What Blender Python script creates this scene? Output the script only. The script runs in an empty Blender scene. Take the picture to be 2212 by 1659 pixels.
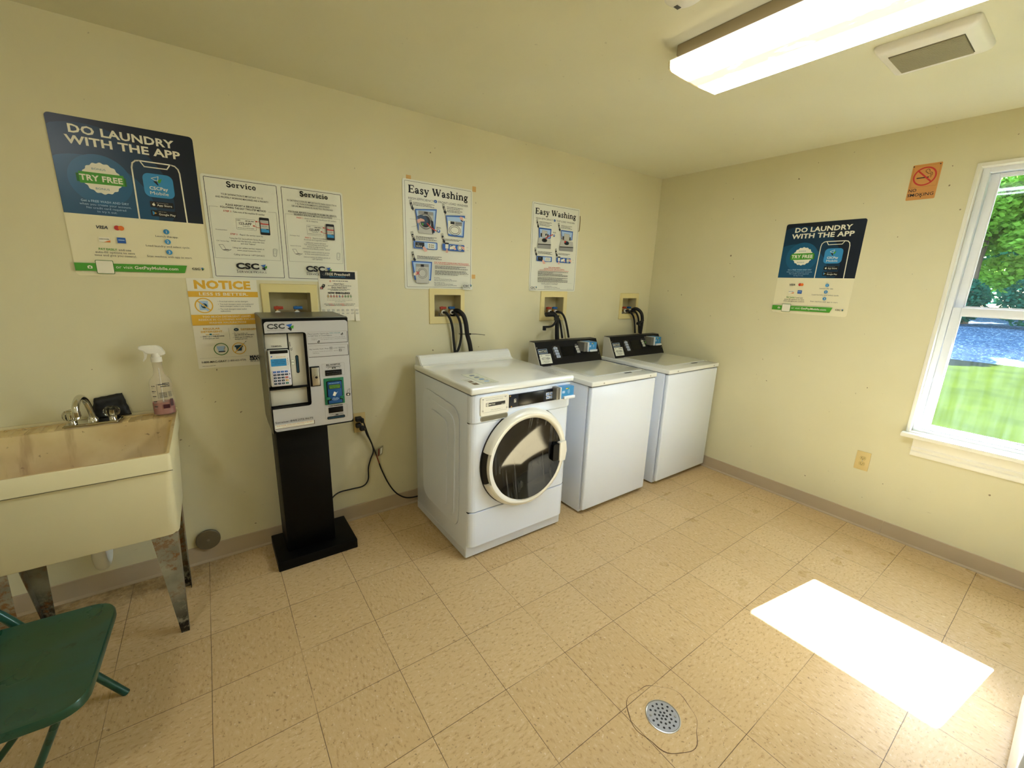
import bpy, bmesh, math, random
from mathutils import Vector, Matrix
sc = bpy.context.scene
COL = sc.collection
rnd = random.Random(7)

# ------------------------------------------------------------------ camera
cam = bpy.data.objects.new('camera', bpy.data.cameras.new('camera'))
COL.objects.link(cam)
rt = Vector((0.8138122, -0.58019036, 0.03299767))
up = Vector((0.1116277, 0.21179602, 0.97091797))
fw = Vector((0.57030602, 0.78646144, -0.2371275))
M = Matrix.Identity(4)
for i in range(3):
    M[i][0], M[i][1], M[i][2] = rt[i], up[i], -fw[i]
M.translation = Vector((-3.41177, -2.53924, 1.52305))
cam.matrix_world = M
cam.data.sensor_fit = 'HORIZONTAL'
cam.data.sensor_width = 36.0
cam.data.lens = 36.0 * 905.93 / 2212.0
cam.data.clip_start = 0.02
cam.data.clip_end = 200
sc.camera = cam

# ------------------------------------------------------------------ view, world, sun
sc.view_settings.view_transform = 'Standard'
sc.view_settings.look = 'None'
sc.view_settings.gamma = 1.0
sc.view_settings.use_curve_mapping = False
sc.view_settings.exposure = 2.38
SUN_E, SKY_E, LAMP_E = 40.0, 0.5, 5.0
w = bpy.data.worlds.new('sky'); sc.world = w; w.use_nodes = True
nt = w.node_tree
sky = nt.nodes.new('ShaderNodeTexSky')
sky.sky_type = 'NISHITA'; sky.sun_disc = False
sky.sun_elevation = math.radians(40); sky.sun_rotation = math.radians(98)
bg = nt.nodes['Background']
nt.links.new(sky.outputs[0], bg.inputs[0]); bg.inputs[1].default_value = SKY_E
sd = bpy.data.lights.new('sun', 'SUN'); so = bpy.data.objects.new('sun', sd); COL.objects.link(so)
sd.energy = SUN_E; sd.angle = math.radians(0.6); sd.color = (0.86, 0.97, 1.22)
so.rotation_euler = Vector((-1, 0.149, -0.851)).to_track_quat('-Z', 'Y').to_euler()
so.location = (6, -3, 6)

# ------------------------------------------------------------------ materials
def L3(r, g, b):
    def f(c):
        c /= 255.0
        return c / 12.92 if c <= 0.04045 else ((c + 0.055) / 1.055) ** 2.4
    return (f(r), f(g), f(b), 1)
MATS = {}
def mat(name, rgb, rough=0.5, metal=0.0, var=0.0, scale=12, bump=0.0, spec=0.5, coat=0.0, alpha=1.0, trans=0.0, ior=1.45):
    if name in MATS: return MATS[name]
    m = bpy.data.materials.new(name); m.use_nodes = True
    n = m.node_tree.nodes; l = m.node_tree.links; b = n['Principled BSDF']
    b.inputs['Base Color'].default_value = L3(*rgb)
    b.inputs['Roughness'].default_value = rough
    b.inputs['Metallic'].default_value = metal
    b.inputs['Specular IOR Level'].default_value = spec
    b.inputs['Coat Weight'].default_value = coat
    b.inputs['Alpha'].default_value = alpha
    b.inputs['Transmission Weight'].default_value = trans
    b.inputs['IOR'].default_value = ior
    if var or bump:
        tc = n.new('ShaderNodeTexCoord'); no = n.new('ShaderNodeTexNoise')
        no.inputs['Scale'].default_value = scale; no.inputs['Detail'].default_value = 5
        l.new(tc.outputs['Object'], no.inputs['Vector'])
        if var:
            mx = n.new('ShaderNodeMixRGB'); c = L3(*rgb)
            mx.inputs[1].default_value = (c[0]*(1-var), c[1]*(1-var), c[2]*(1-var*1.3), 1)
            mx.inputs[2].default_value = (min(1, c[0]*(1+var)), min(1, c[1]*(1+var)), min(1, c[2]*(1+var)), 1)
            l.new(no.outputs[0], mx.inputs[0]); l.new(mx.outputs[0], b.inputs['Base Color'])
        if bump:
            bp = n.new('ShaderNodeBump'); bp.inputs['Strength'].default_value = bump; bp.inputs['Distance'].default_value = 0.002
            l.new(no.outputs[0], bp.inputs['Height']); l.new(bp.outputs[0], b.inputs['Normal'])
    MATS[name] = m
    return m

class NG:                                   # small node helper
    def __init__(s, m): s.n = m.node_tree.nodes; s.l = m.node_tree.links; s.b = s.n['Principled BSDF']
    def new(s, t, **k):
        x = s.n.new(t)
        for a, v in k.items(): setattr(x, a, v)
        return x
    def link(s, a, b): s.l.new(a, b)
    def math(s, op, a, b=None, c=None):
        x = s.n.new('ShaderNodeMath'); x.operation = op
        for i, v in enumerate((a, b, c)):
            if v is None: continue
            if isinstance(v, (int, float)): x.inputs[i].default_value = v
            else: s.l.new(v, x.inputs[i])
        return x.outputs[0]
    def mix(s, f, a, b):
        x = s.n.new('ShaderNodeMixRGB')
        for i, v in enumerate((f, a, b)):
            if isinstance(v, (int, float)): x.inputs[i].default_value = v
            elif isinstance(v, tuple): x.inputs[i].default_value = v
            else: s.l.new(v, x.inputs[i])
        return x.outputs[0]
    def noise(s, vec, scale, detail=3, rough=0.5, dist=0.0):
        x = s.n.new('ShaderNodeTexNoise'); x.inputs['Scale'].default_value = scale
        x.inputs['Detail'].default_value = detail; x.inputs['Roughness'].default_value = rough; x.inputs['Distortion'].default_value = dist
        s.l.new(vec, x.inputs['Vector']); return x.outputs[0]
    def ramp(s, v, a, b):
        x = s.n.new('ShaderNodeMapRange'); x.inputs[1].default_value = a; x.inputs[2].default_value = b
        s.l.new(v, x.inputs[0]); return x.outputs[0]
    def scale(s, vec, v, rot=(0, 0, 0)):
        x = s.n.new('ShaderNodeMapping'); x.inputs['Scale'].default_value = v; x.inputs['Rotation'].default_value = rot
        s.l.new(vec, x.inputs['Vector']); return x.outputs[0]

def plaster(name, rgb, dirt=1.0):
    m = mat(name, rgb, rough=0.62, spec=0.35); g = NG(m)
    P = g.new('ShaderNodeNewGeometry').outputs['Position']
    big = g.noise(P, 1.7, 4); base = L3(*rgb)
    c = g.mix(g.ramp(big, 0.3, 0.75), (base[0]*.95, base[1]*.94, base[2]*.9, 1), base)
    # small dark nicks and scuffs
    n1 = g.noise(g.scale(P, (1, 1, 1)), 38, 2, 0.4)
    nick = g.math('MULTIPLY', g.ramp(n1, 0.755, 0.785), 0.75 * dirt)
    c = g.mix(nick, c, L3(96, 66, 38))
    n2 = g.noise(g.scale(P, (4, 4, 26)), 5, 3, 0.6)
    patch = g.ramp(g.noise(P, 3.1, 2), 0.52, 0.68)
    sep = g.new('ShaderNodeSeparateXYZ'); g.link(P, sep.inputs[0])
    low = g.ramp(sep.outputs[2], 1.1, 0.25)
    sc2 = g.math('MULTIPLY', g.math('MULTIPLY', g.ramp(n2, 0.68, 0.74), patch), g.math('MULTIPLY', low, 0.5 * dirt))
    c = g.mix(sc2, c, L3(120, 88, 55))
    g.link(c, g.b.inputs['Base Color'])
    bp = g.new('ShaderNodeBump'); bp.inputs['Strength'].default_value = 0.12; bp.inputs['Distance'].default_value = 0.002
    g.link(g.noise(P, 160, 2), bp.inputs['Height']); g.link(bp.outputs[0], g.b.inputs['Normal'])
    return m
m_wall = plaster('cream_wall_paint', (224, 217, 181))
m_ceil = plaster('ceiling_paint', (222, 218, 188), 0.25)

def vct():
    m = mat('vinyl_composition_tile', (206, 184, 142), rough=0.33, spec=0.3); g = NG(m)
    T = 0.3048
    P = g.new('ShaderNodeNewGeometry').outputs['Position']
    sep = g.new('ShaderNodeSeparateXYZ'); g.link(P, sep.inputs[0])
    # joints waver a hair so they are not ruled lines
    wv = g.math('MULTIPLY', g.math('SUBTRACT', g.noise(P, 2.2, 2), 0.5), 0.006)
    fx = g.math('DIVIDE', g.math('ADD', g.math('ADD', sep.outputs[0], 2.6434 + 10 * T), wv), T)
    fy = g.math('DIVIDE', g.math('ADD', g.math('ADD', sep.outputs[1], 0.8986 + 10 * T), wv), T)
    def edge(f):
        r = g.math('FRACT', f)
        return g.math('MULTIPLY', g.math('MINIMUM', r, g.math('SUBTRACT', 1.0, r)), T)
    d = g.math('MINIMUM', edge(fx), edge(fy))
    joint = g.ramp(d, 0.0014, 0.0006)
    fade = g.ramp(g.noise(P, 2.7, 3), 0.36, 0.5)
    joint = g.math('MULTIPLY', joint, g.math('ADD', g.math('MULTIPLY', fade, 0.62), 0.3))
    cell = g.new('ShaderNodeCombineXYZ'); g.link(g.math('FLOOR', fx), cell.inputs[0]); g.link(g.math('FLOOR', fy), cell.inputs[1])
    wn = g.new('ShaderNodeTexWhiteNoise'); wn.noise_dimensions = '3D'; g.link(cell.outputs[0], wn.inputs['Vector'])
    tone = wn.outputs['Value']
    c = g.mix(tone, L3(204, 174, 126), L3(211, 182, 135))
    # marbling streaks and chips, turned by tile
    v1 = g.scale(P, (42, 95, 1), (0, 0, 0.5)); v2 = g.scale(P, (95, 40, 1), (0, 0, 0.5))
    s1 = g.noise(v1, 1.0, 3, 0.6); s2 = g.noise(v2, 1.0, 3, 0.6)
    pick = g.math('GREATER_THAN', tone, 0.5)
    s = g.math('ADD', g.math('MULTIPLY', s1, pick), g.math('MULTIPLY', s2, g.math('SUBTRACT', 1.0, pick)))
    c = g.mix(g.math('MULTIPLY', g.ramp(s, 0.55, 0.70), 0.42), c, L3(226, 206, 168))
    c = g.mix(g.math('MULTIPLY', g.ramp(s, 0.45, 0.33), 0.55), c, L3(164, 126, 80))
    chips = g.noise(P, 75, 2, 0.5)
    c = g.mix(g.math('MULTIPLY', g.ramp(chips, 0.665, 0.71), 0.6), c, L3(120, 92, 62))
    c = g.mix(g.math('MULTIPLY', g.ramp(chips, 0.33, 0.29), 0.5), c, L3(236, 222, 192))
    # scuffs, long thin dark marks
    sf = g.noise(g.scale(P, (70, 9, 1), (0, 0, 1.1)), 1.0, 2, 0.5)
    sfp = g.ramp(g.noise(P, 1.9, 2), 0.52, 0.66)
    c = g.mix(g.math('MULTIPLY', g.math('MULTIPLY', g.ramp(sf, 0.77, 0.8), sfp), 0.55), c, L3(96, 78, 62))
    big = g.noise(P, 1.3, 3)
    c = g.mix(g.math('MULTIPLY', g.ramp(big, 0.55, 0.8), 0.25), c, L3(176, 146, 100))
    # dirt gathered along the back wall under the sink
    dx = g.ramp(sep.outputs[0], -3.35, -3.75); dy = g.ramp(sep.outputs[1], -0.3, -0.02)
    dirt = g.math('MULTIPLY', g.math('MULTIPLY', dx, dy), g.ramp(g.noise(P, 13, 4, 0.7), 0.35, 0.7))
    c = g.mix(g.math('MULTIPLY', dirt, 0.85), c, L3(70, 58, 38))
    c = g.mix(joint, c, L3(78, 58, 38))
    g.link(c, g.b.inputs['Base Color'])
    rg = g.math('ADD', g.math('MULTIPLY', g.noise(P, 6, 4), 0.22), 0.2)
    g.link(rg, g.b.inputs['Roughness'])
    bp = g.new('ShaderNodeBump'); bp.inputs['Strength'].default_value = 0.2; bp.inputs['Distance'].default_value = 0.001; bp.invert = True
    g.link(joint, bp.inputs['Height']); g.link(bp.outputs[0], g.b.inputs['Normal'])
    return m
m_floor = vct()
m_base = mat('vinyl_cove_base', (186, 167, 138), 0.5, var=0.06, scale=6)
m_trim = mat('white_window_trim', (238, 234, 218), 0.42, var=0.03)
m_vinyl = mat('white_window_vinyl', (232, 234, 236), 0.35, var=0.02)
m_enamel = mat('white_enamel', (232, 239, 252), 0.2, var=0.015, scale=3, coat=0.4)
m_enamel_top = mat('reflection_cream_enamel_lid', (236, 237, 232), 0.13, var=0.02, scale=3, coat=0.6)  # white lid enamel, colour warmed for the cream it reflects
m_ivory = mat('aged_ivory_plastic', (234, 230, 216), 0.3, var=0.03)
m_kick = mat('grey_white_plinth', (214, 216, 222), 0.45, var=0.05)
m_black = mat('gloss_black_plastic', (8, 8, 9), 0.25, var=0.05, spec=.3)
m_matblk = mat('black_painted_steel', (5, 5, 5), 0.45, var=0.15, scale=30, bump=0.1, spec=0.2)
m_rubber = mat('black_rubber', (16, 16, 16), 0.5, var=0.1)
m_navy = mat('dark_navy_overlay', (18, 24, 38), 0.4, var=0.04, spec=.3)
m_conblk = mat('console_black', (13, 14, 18), 0.4, var=0.05, spec=.3)
m_steel = mat('brushed_steel', (176, 174, 168), 0.32, 1.0, var=0.08, scale=40)
m_chrome = mat('chrome', (215, 213, 205), 0.09, 1.0, var=0.03)
m_brass = mat('brass', (190, 150, 90), 0.3, 1.0, var=0.1)
m_kgrey = mat('grey_metallic_cabinet', (112, 112, 100), 0.36, 0.55, var=0.06, scale=50)
m_kface = mat('silver_grey_faceplate', (192, 191, 190), 0.4, 0.1, var=0.02)
m_krec = mat('pale_recess_plate', (206, 202, 186), 0.42, var=0.03)
m_sink = mat('cream_sink_fibreglass', (222, 212, 172), 0.4, var=0.05, scale=5)
m_print = {}
def ink(name, rgb, rough=0.45):
    return mat('print_' + name, rgb, rough)
WHT = ink('white', (238, 233, 212)); CRM = ink('cream', (234, 226, 190)); PAP = ink('paper', (236, 230, 208))
SGN = ink('sign_white', (228, 228, 212), 0.35)
BLK = ink('black', (14, 14, 16)); DNV = ink('dark_navy', (12, 25, 42), 0.3); NV2 = ink('navy_mid', (15, 50, 76), 0.3)
BL1 = ink('blue_deep', (18, 76, 112), 0.3); BL2 = ink('blue_mid', (20, 90, 130), 0.3); BL3 = ink('blue_badge', (52, 140, 196), 0.35)
GRN = ink('green', (74, 156, 44)); DGN = ink('green_dark', (44, 112, 34)); RED = ink('red', (200, 52, 44)); ORG = ink('orange', (232, 120, 40))
YEL = ink('mustard', (230, 180, 58)); GRY = ink('grey', (120, 120, 114)); LGR = ink('light_grey', (190, 190, 182)); MGR = ink('mid_grey', (150, 150, 146))
SKN = ink('skin_pink', (226, 176, 160)); CYN = ink('teal', (28, 120, 130)); ROY = ink('royal_blue', (40, 96, 178)); LBL = ink('pale_blue', (168, 198, 230))
TAN = ink('tape', (214, 168, 96)); DGR = ink('dark_grey', (58, 58, 58)); TEL = ink('teal_dark', (14, 62, 82))

# ------------------------------------------------------------------ mesh builder
def world_map(u, v, d): return (u, -d, v)
_tc = {}
def glyphs(s, bold, shear, res):
    k = (s, bold, shear, res)
    if k not in _tc:
        c = bpy.data.curves.new('t', 'FONT'); c.body = s; c.size = 1; c.offset = bold; c.shear = shear; c.resolution_u = res
        if bold: c.space_character = 1.0 + bold * 1.2
        o = bpy.data.objects.new('t', c)
        me = o.to_mesh()
        vs = [(v.co.x, v.co.y) for v in me.vertices]; fs = [tuple(p.vertices) for p in me.polygons]
        o.to_mesh_clear(); bpy.data.objects.remove(o); bpy.data.curves.remove(c)
        _tc[k] = (vs, fs)
    return _tc[k]
CAP = None
class MB:
    def __init__(s, fmap=None):
        s.v = []; s.f = []; s.m = []; s.sm = []; s.mats = []; s.map = fmap or world_map; s.layer = 0.0
    def mi(s, m):
        if m not in s.mats: s.mats.append(m)
        return s.mats.index(m)
    def add(s, vs, fs, m, smooth=False):
        o = len(s.v); s.v += [tuple(x) for x in vs]; k = s.mi(m)
        for f in fs: s.f.append(tuple(i + o for i in f)); s.m.append(k); s.sm.append(smooth)
        return s
    def bm(s, b, m, smooth=False):
        b.verts.ensure_lookup_table(); b.verts.index_update()
        s.add([v.co[:] for v in b.verts], [[v.index for v in f.verts] for f in b.faces], m, smooth); b.free(); return s
    def box(s, x0, x1, y0, y1, z0, z1, m, r=0.0, seg=2, smooth=None):
        b = bmesh.new(); bmesh.ops.create_cube(b, size=1)
        for v in b.verts:
            v.co = ((x0+x1)/2 + v.co.x*(x1-x0), (y0+y1)/2 + v.co.y*(y1-y0), (z0+z1)/2 + v.co.z*(z1-z0))
        if r > 0: bmesh.ops.bevel(b, geom=b.edges[:], offset=r, segments=seg, affect='EDGES', profile=0.5, clamp_overlap=True)
        return s.bm(b, m, r > 0 if smooth is None else smooth)
    def prism(s, poly, axis, a, b, m, r=0.0, seg=2, smooth=False):
        # poly: 2D points in the plane normal to axis ('x': (y,z), 'y': (x,z), 'z': (x,y))
        def P(p, t):
            return {'x': (t, p[0], p[1]), 'y': (p[0], t, p[1]), 'z': (p[0], p[1], t)}[axis]
        bmx = bmesh.new(); A = [bmx.verts.new(P(p, a)) for p in poly]; B = [bmx.verts.new(P(p, b)) for p in poly]; n = len(poly)
        bmx.faces.new(A); bmx.faces.new(B[::-1])
        for i in range(n): bmx.faces.new((A[i], B[i], B[(i+1) % n], A[(i+1) % n]))
        bmesh.ops.recalc_face_normals(bmx, faces=bmx.faces[:])
        if r > 0: bmesh.ops.bevel(bmx, geom=bmx.edges[:], offset=r, segments=seg, affect='EDGES', clamp_overlap=True)
        return s.bm(bmx, m, smooth or r > 0)
    def tube(s, pts, r, m, n=12, sub=6, cap=True, rib=0.0):
        P = [Vector(p) for p in pts]
        if sub > 1 and len(P) > 2:
            Q = []
            for i in range(len(P)-1):
                p0 = P[max(i-1, 0)]; p1 = P[i]; p2 = P[i+1]; p3 = P[min(i+2, len(P)-1)]
                for k in range(sub):
                    t = k / sub
                    Q.append(0.5*((2*p1)+(p2-p0)*t+(2*p0-5*p1+4*p2-p3)*t*t+(3*p1-p0-3*p2+p3)*t**3))
            Q.append(P[-1]); P = Q
        vs = []; fs = []; prev = None
        for i, p in enumerate(P):
            t = (P[min(i+1, len(P)-1)] - P[max(i-1, 0)]).normalized()
            if prev is None:
                a = Vector((0, 0, 1)) if abs(t.z) < .9 else Vector((1, 0, 0)); nrm = t.cross(a).normalized()
            else: nrm = (prev - t*prev.dot(t)).normalized()
            prev = nrm; bn = t.cross(nrm)
            rr = (r[0] + (r[1]-r[0])*i/(len(P)-1)) if isinstance(r, tuple) else r
            if rib: rr += rib*(i % 2)
            for k in range(n):
                a = 2*math.pi*k/n; vs.append(p + rr*(math.cos(a)*nrm + math.sin(a)*bn))
        for i in range(len(P)-1):
            for k in range(n):
                k2 = (k+1) % n; fs.append((i*n+k, i*n+k2, (i+1)*n+k2, (i+1)*n+k))
        if cap: fs.append(tuple(range(n))[::-1]); fs.append(tuple(range((len(P)-1)*n, len(P)*n)))
        return s.add(vs, fs, m, True)
    def lathe(s, prof, c, axis, m, n=32, cap=True):
        # prof: (radius, height) ; axis 'z','y','x' ; the height runs along +axis
        vs = []; fs = []
        for r, h in prof:
            for k in range(n):
                a = 2*math.pi*k/n; x, y = r*math.cos(a), r*math.sin(a)
                q = {'z': (x, y, h), 'y': (x, h, -y), 'x': (h, x, y)}[axis]
                vs.append((c[0]+q[0], c[1]+q[1], c[2]+q[2]))
        for i in range(len(prof)-1):
            for k in range(n):
                k2 = (k+1) % n; fs.append((i*n+k, i*n+k2, (i+1)*n+k2, (i+1)*n+k))
        if cap:
            fs.append(tuple(range(n))[::-1]); fs.append(tuple(range((len(prof)-1)*n, len(prof)*n)))
        return s.add(vs, fs, m, True)
    # ---- printed marks on a face: local (u, v) on the face, stacked in thin layers
    def poly(s, pts, m, d=None):
        if d is None: s.layer += 0.00012; d = s.layer
        return s.add([s.map(u, v, d) for u, v in pts], [tuple(range(len(pts)))], m)
    def rect(s, u0, v0, u1, v1, m, r=0.0, d=None):
        if r <= 0: return s.poly([(u0, v0), (u1, v0), (u1, v1), (u0, v1)], m, d)
        return s.poly(rrect(u0, v0, u1, v1, r), m, d)
    def frame(s, u0, v0, u1, v1, t, m, r=0.004):
        s.layer += 0.00012; d = s.layer
        A = rrect(u0, v0, u1, v1, r); B = rrect(u0+t, v0+t, u1-t, v1-t, max(r-t, 0.0004)); n = len(A)
        s.add([s.map(u, v, d) for u, v in A+B], [(i, (i+1) % n, n+(i+1) % n, n+i) for i in range(n)], m); return s
    def disc(s, u, v, r, m, n=28, ry=None, d=None):
        ry = ry or r
        return s.poly([(u+r*math.cos(2*math.pi*k/n), v+ry*math.sin(2*math.pi*k/n)) for k in range(n)], m, d)
    def ring(s, u, v, r, t, m, n=36, ry=None, a0=0, a1=360):
        ry = ry or r; s.layer += 0.00012; d = s.layer; full = (a1-a0) >= 360
        A = []
        for k in range(n + (0 if full else 1)):
            a = math.radians(a0 + (a1-a0)*k/n); A.append((math.cos(a), math.sin(a)))
        q = len(A); vs = [s.map(u+r*c, v+ry*q2, d) for c, q2 in A] + [s.map(u+(r-t)*c, v+(ry-t)*q2, d) for c, q2 in A]
        fs = [(i, (i+1) % q, q+(i+1) % q, q+i) for i in range(q if full else q-1)]
        return s.add(vs, fs, m)
    def line(s, pts, t, m, closed=False):
        s.layer += 0.00012; d = s.layer
        P = pts + [pts[0]] if closed else pts
        for (a, b), (c, e) in zip(P[:-1], P[1:]):
            L = math.hypot(c-a, e-b) or 1e-6; nx, ny = -(e-b)/L*t/2, (c-a)/L*t/2; ex, ey = (c-a)/L*t/2*.8, (e-b)/L*t/2*.8
            s.add([s.map(*p, d) for p in ((a-ex+nx, b-ey+ny), (c+ex+nx, e+ey+ny), (c+ex-nx, e+ey-ny), (a-ex-nx, b-ey-ny))], [(0, 1, 2, 3)], m)
        return s
    def text(s, t, u, v, h, m, al='C', w=None, bold=0.0, shear=0.0, res=2, keep=False):
        global CAP
        if CAP is None: CAP = max(y for x, y in glyphs('H', 0, 0, 2)[0])
        vs, fs = glyphs(t, bold, shear, res)
        if not vs: return s
        k = h / CAP; x0 = min(x for x, y in vs); x1 = max(x for x, y in vs); W = (x1-x0)*k
        kx = k if w is None else k*w/W; W = (x1-x0)*kx
        ox = {'L': u, 'C': u-W/2, 'R': u-W}[al] - x0*kx
        if not keep: s.layer += 0.00012
        d = s.layer
        return s.add([s.map(ox+x*kx, v+y*k, d) for x, y in vs], fs, m)
    def greek(s, u0, u1, v, h, m, al='L', fill=0.97):
        # a line of print too small to read: word-length dashes
        r = random.Random(int(u0*7919+v*104729)); s.layer += 0.00012; d = s.layer; x = u0; end = u0+(u1-u0)*fill
        while x < end:
            wd = min(h*r.uniform(1.4, 4.5), end-x)
            if wd < h*.5: break
            s.add([s.map(*p, d) for p in ((x, v), (x+wd, v), (x+wd, v+h*.62), (x, v+h*.62))], [(0, 1, 2, 3)], m); x += wd+h*.45
        return s
    def build(s, name, parent=None, label=None, cat=None, group=None, kind=None, loc=None, rotz=0, ang=35):
        me = bpy.data.meshes.new(name)
        if loc is not None and parent is None:
            pass
        me.from_pydata(s.v, [], s.f)
        for m in s.mats: me.materials.append(m)
        me.polygons.foreach_set('material_index', s.m)
        me.polygons.foreach_set('use_smooth', s.sm)
        me.update()
        if any(s.sm): me.set_sharp_from_angle(angle=math.radians(ang))
        o = bpy.data.objects.new(name, me); COL.objects.link(o)
        if loc is not None: o.location = loc; o.rotation_euler = (0, 0, rotz)
        if parent: o.parent = parent
        tag(o, label, cat, group, kind)
        return o
def tag(o, label=None, cat=None, group=None, kind=None):
    if label: o['label'] = label
    if cat: o['category'] = cat
    if group: o['group'] = group
    if kind: o['kind'] = kind
    return o
def thing(name, label, cat, loc=(0, 0, 0), rotz=0, group=None):
    o = bpy.data.objects.new(name, None); COL.objects.link(o); o.empty_display_size = 0.1
    o.location = loc; o.rotation_euler = (0, 0, rotz); return tag(o, label, cat, group)
def rrect(u0, v0, u1, v1, r, n=5):
    P = []
    for cx, cy, a in ((u1-r, v0+r, -90), (u1-r, v1-r, 0), (u0+r, v1-r, 90), (u0+r, v0+r, 180)):
        for k in range(n+1):
            t = math.radians(a+90*k/n); P.append((cx+r*math.cos(t), cy+r*math.sin(t)))
    return P
def loft(b, loops, m, cap0=True, cap1=True, smooth=True):
    n = len(loops[0]); vs = [p for L in loops for p in L]; fs = []
    for i in range(len(loops)-1):
        for k in range(n): k2 = (k+1) % n; fs.append((i*n+k, i*n+k2, (i+1)*n+k2, (i+1)*n+k))
    if cap0: fs.append(tuple(range(n))[::-1])
    if cap1: fs.append(tuple(range((len(loops)-1)*n, len(loops)*n)))
    return b.add(vs, fs, m, smooth)
H = 2.4496
XL, YF = -4.85, -3.45

# ------------------------------------------------------------------ room shell
def wall_with_holes(name, fn, u0, u1, z0, z1, holes, m):
    us = sorted({u0, u1, *[h[0] for h in holes], *[h[1] for h in holes]}); zs = sorted({z0, z1, *[h[2] for h in holes], *[h[3] for h in holes]})
    b = MB()
    for a, c in zip(us[:-1], us[1:]):
        for e, f in zip(zs[:-1], zs[1:]):
            if any(h[0] <= (a+c)/2 <= h[1] and h[2] <= (e+f)/2 <= h[3] for h in holes): continue
            b.box(*fn(a, c), e, f, m)
    return b.build(name, kind='structure')
MB().box(XL, 0, YF, 0, -0.08, 0, m_floor).build('floor', kind='structure')
MB().box(XL, 0, YF, 0, H, H+0.1, m_ceil).build('ceiling', kind='structure')
BOXES = [(-3.182, -2.912, 1.236, 1.472, -3.147, -2.95, 1.285, 1.428), (-2.252, -1.992, 1.236, 1.464, -2.217, -2.024, 1.284, 1.424),
         (-1.332, -1.057, 1.233, 1.461, -1.292, -1.096, 1.282, 1.416), (-0.418, -0.163, 1.225, 1.456, -0.385, -0.196, 1.272, 1.412)]
wall_with_holes('wall_back', lambda a, c: (a, c, 0.0, 0.12), XL-.12, 0.12, -0.08, H+.1, [(b[4], b[5], b[6], b[7]) for b in BOXES], m_wall)
WY0, WY1, WZ0, WZ1 = -2.795, -1.992, 0.712, 2.196
wall_with_holes('wall_right', lambda a, c: (0.0, 0.12, a, c), YF-.12, 0.0, -0.08, H+.1, [(WY0, WY1, WZ0, WZ1)], m_wall)
MB().box(XL-.12, XL, YF, 0, -.08, H+.1, m_wall).build('wall_left', kind='structure')
DX0, DX1 = -3.95, -2.95
wall_with_holes('wall_front', lambda a, c: (a, c, YF-.12, YF), XL-.12, 0.0, -.08, H+.1, [(DX0, DX1, 0.0, 2.06)], m_wall)
def cove(name, path, h=0.098):
    b = MB(); prof = [(0, 0), (0.016, 0), (0.016, 0.004), (0.006, 0.012), (0.0045, h-0.003), (0.002, h), (0, h)]
    (a, c, ax) = path
    if ax == 'b': b.prism([(-p, z) for p, z in prof], 'x', a, c, m_base)
    else: b.prism([(-p, z) for p, z in prof], 'y', a, c, m_base)
    return b.build(name, kind='structure')
cove('baseboard_back', (XL, -0.001, 'b'))
cove('baseboard_right', (-1.985, -0.02, 'r'))
cove('baseboard_right', (YF, -1.9865, 'r'))
# open doorway behind the camera: casing
b = MB()
for x in (DX0-.06, DX1): b.box(x, x+.06, YF, YF+.015, 0, 2.12, m_trim, .003)
b.box(DX0-.06, DX1+.06, YF, YF+.015, 2.06, 2.12, m_trim, .003)
b.build('trim_1', kind='structure')
dr1 = thing('door_1', None, None, (DX0, YF, 0)); dr1['kind'] = 'structure'
m_door = mat('painted_door', (214, 204, 176), .45, var=.03)
b = MB(); b.box(.004, DX1-DX0-.004, -.06, -.015, .006, 2.055, m_door, .002)
for z0, z1 in ((.2, .95), (1.1, 1.9)): b.box(.15, .85, -.0165, -.010, z0, z1, m_door, .005)
b.build('door_leaf', dr1); b = MB(); b.lathe([(.03, 0), (.03, .01), (.012, .014), (.012, .04), (.028, .05), (.028, .065), (.01, .075)], (.93, -.015, 1.0), 'y', m_steel, 20); b.build('door_handle', dr1)

# ------------------------------------------------------------------ window
def glass_mat(name, dirt):
    m = bpy.data.materials.new(name); m.use_nodes = True; n = m.node_tree.nodes; l = m.node_tree.links
    n.remove(n['Principled BSDF']); out = n['Material Output']
    tr = n.new('ShaderNodeBsdfTransparent'); tr.inputs[0].default_value = (0.93, 0.97, 0.96, 1)
    gl = n.new('ShaderNodeBsdfGlossy'); gl.inputs['Roughness'].default_value = 0.03
    df = n.new('ShaderNodeBsdfTranslucent'); df.inputs[0].default_value = (0.75, 0.85, 0.95, 1)
    fr = n.new('ShaderNodeFresnel'); fr.inputs[0].default_value = 1.45
    a = n.new('ShaderNodeMixShader'); b2 = n.new('ShaderNodeMixShader')
    ge = n.new('ShaderNodeNewGeometry'); mp = n.new('ShaderNodeMapping'); mp.inputs['Scale'].default_value = (30, 30, 3)
    no = n.new('ShaderNodeTexNoise'); no.inputs['Scale'].default_value = 1; no.inputs['Detail'].default_value = 4
    l.new(ge.outputs['Position'], mp.inputs[0]); l.new(mp.outputs[0], no.inputs['Vector'])
    mr = n.new('ShaderNodeMapRange'); mr.inputs[1].default_value = 0.35; mr.inputs[2].default_value = 0.8
    mr.inputs[3].default_value = dirt*.4; mr.inputs[4].default_value = dirt*1.6
    l.new(no.outputs[0], mr.inputs[0])
    l.new(fr.outputs[0], a.inputs[0]); l.new(tr.outputs[0], a.inputs[1]); l.new(gl.outputs[0], a.inputs[2])
    l.new(mr.outputs[0], b2.inputs[0]); l.new(a.outputs[0], b2.inputs[1]); l.new(df.outputs[0], b2.inputs[2])
    l.new(b2.outputs[0], out.inputs[0]); return m
m_glass = glass_mat('dusty_window_glass', 0.0026)
win = thing('window_1', None, None, (0.05, -2.39, 0.712)); win['kind'] = 'structure'
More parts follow.
